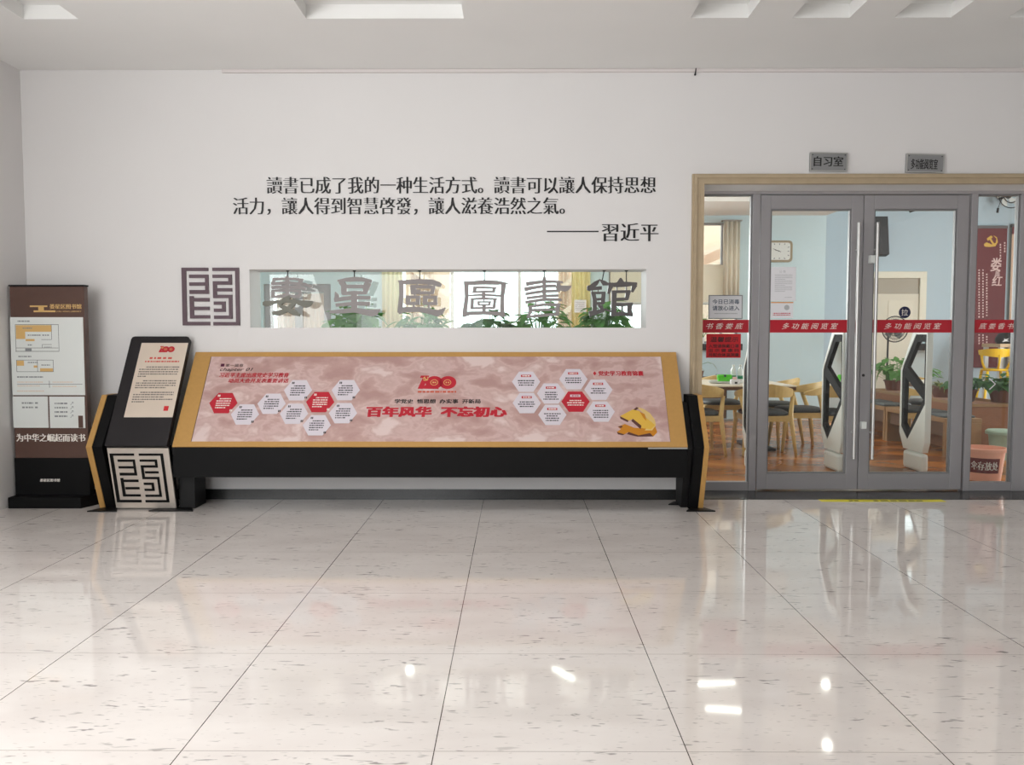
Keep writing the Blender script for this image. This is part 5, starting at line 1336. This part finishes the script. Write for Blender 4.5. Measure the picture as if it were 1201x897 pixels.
# yellow bar stools, bar table, dark bag
def make_stool():
    t = thing('bar_stool', 'x', 'stool', (0, 0, 0), 'yellow bar stools by the red banner')
    sh = 0.74
    m = MB(); m.lathe([(0.15, sh), (0.19, sh + 0.006), (0.195, sh + 0.03), (0.15, sh + 0.036), (0.05, sh + 0.03)], (0, 0, 0), 24); m.build('seat', M['yellow'], t, smooth=True, local=True)
    for sx, sy in ((-1, -1), (1, -1), (1, 1), (-1, 1)):
        m = MB(); m.tube([(sx * 0.22, sy * 0.22, 0), (sx * 0.14, sy * 0.14, sh)], [0.016, 0.022], 10); m.build('leg', M['yellow'], t, smooth=True, local=True)
    m = MB(); q = 0.195
    for a, b in (((-q, -q), (q, -q)), ((q, -q), (q, q)), ((q, q), (-q, q)), ((-q, q), (-q, -q))): m.tube([(a[0], a[1], 0.25), (b[0], b[1], 0.25)], 0.012, 8)
    m.build('foot_ring', M['yellow'], t, local=True)
    m = MB(); n = 20; vs = []; fs = []
    for k in range(n + 1):
        a = R(180 + 180 * k / n); w = abs(k / n - 0.5) * 2; z1 = 1.10 - 0.03 * w * w; z0 = 0.96 + 0.04 * w
        for rr_, zz in ((0.215, z0), (0.235, z0), (0.245, z1), (0.225, z1)): vs.append((rr_ * math.cos(a), rr_ * math.sin(a), zz))
    for k in range(n):
        for j in range(4): fs.append((k * 4 + j, k * 4 + (j + 1) % 4, (k + 1) * 4 + (j + 1) % 4, (k + 1) * 4 + j))
    fs += [(3, 2, 1, 0), (n * 4, n * 4 + 1, n * 4 + 2, n * 4 + 3)]
    m.add(vs, fs); m.build('backrest', M['yellow'], t, local=True)
    for a in (200, 270, 340):
        m = MB(); a = R(a); m.tube([(0.16 * math.cos(a), 0.16 * math.sin(a), sh + 0.01), (0.215 * math.cos(a), 0.215 * math.sin(a), 0.88), (0.228 * math.cos(a), 0.228 * math.sin(a), 1.0)], [0.022, 0.016, 0.024], 10); m.build('back_post', M['yellow'], t, smooth=True, local=True)
    return t


sy = 6.75; SPn = wall_plane(sy)
st = make_stool(); st.location = (SPn.uv(1166.5, 420)[0], sy, 0); st.rotation_euler.z = R(-12); st['label'] = 'yellow bar stool fully seen through the right glass panel before the red banner'
s2 = copy_tree(st); s2.location = (SPn.uv(1200, 420)[0], sy - 0.3, 0); s2.rotation_euler.z = R(-20); s2['label'] = 'yellow bar stool partly hidden behind the right door frame'
byy = 7.55; BTn = wall_plane(byy); bta = BTn.uv(1163, 405)[0]; btz = BTn.uv(1180, 403)[1]
t = thing('bar_table', 'tall tan topped table with white legs behind the yellow stools', 'table', (bta + 0.6, byy, 0))
mb = MB(); mb.box(bta, bta + 1.2, byy - 0.25, byy + 0.3, btz - 0.06, btz); mb.build('table_top', M['tanboard'], t, bevel=0.005)
for xx in (bta + 0.02, bta + 1.12):
    for yy in (byy - 0.22, byy + 0.22):
        mb = MB(); mb.box(xx, xx + 0.06, yy, yy + 0.06, 0, btz - 0.06); mb.build('leg', M['white'], t)
u = BTn.uv(1181, 395)[0]
t = thing('dark_bag', 'rounded black bag with a painted white glint on the tan bar table', 'bag', (u, byy - 0.02, btz))
mb = MB(); mb.lathe([(0.17, 0), (0.205, 0.04), (0.2, 0.1), (0.15, 0.17), (0.07, 0.2), (0.01, 0.205)], (0, 0, 0), 28); mb.v = [(a, b * 0.7, c) for a, b, c in mb.v]; mb.build('body', M['ink'], t, smooth=True, local=True)
mb = MB(); pl = Plane((-0.11, -0.128, 0.06), (0.93, -0.3, 0), (0, 0, 1)); flat(mb, pl, [(-0.05, -0.03), (0.0, -0.02), (0.06, -0.02), (0.02, 0.0), (0.05, 0.03), (0.0, 0.015), (-0.02, 0.03), (-0.02, 0)], 0, 0.006); mb.build('painted_glint', M['paper'], t, local=True)  # sparkle highlight on the bag, put in as a white shape
t = thing('patterned_bag', 'grey patterned cloth bag hanging under the bar table behind the yellow stool', 'bag', (BTn.uv(1180, 428)[0], byy - 0.36, 0))
u = BTn.uv(1180, 428)[0]; z0 = BTn.uv(1180, 441)[1]; z1 = BTn.uv(1180, 418)[1]
mb = MB(); mb.hexa([(u - 0.13, byy - 0.36, z0), (u + 0.13, byy - 0.36, z0), (u + 0.13, byy - 0.28, z0), (u - 0.13, byy - 0.28, z0)], [(u - 0.16, byy - 0.34, z1), (u + 0.16, byy - 0.34, z1), (u + 0.16, byy - 0.3, z1), (u - 0.16, byy - 0.3, z1)]); mb.build('body', M['patterned'], t, bevel=0.02)
mb = MB(); mb.tube([(u - 0.1, byy - 0.32, z1 - 0.02), (u - 0.07, byy - 0.3, btz - 0.03), (u, byy - 0.27, btz - 0.0), (u + 0.07, byy - 0.3, btz - 0.03), (u + 0.1, byy - 0.32, z1 - 0.02)], 0.01, 8); mb.build('strap', M['dark'], t)

print('SCENE', dict(H=round(H, 3), s=(s0, s1, sz0, sz1), zk=zk, ztop=ztop, bx=(bx0, bx1), ztp=ztp, zlt=zlt, ta=ta, tb=tb, tz=(tz0, tz1), zt=zt, zb_leaf=zb_leaf))
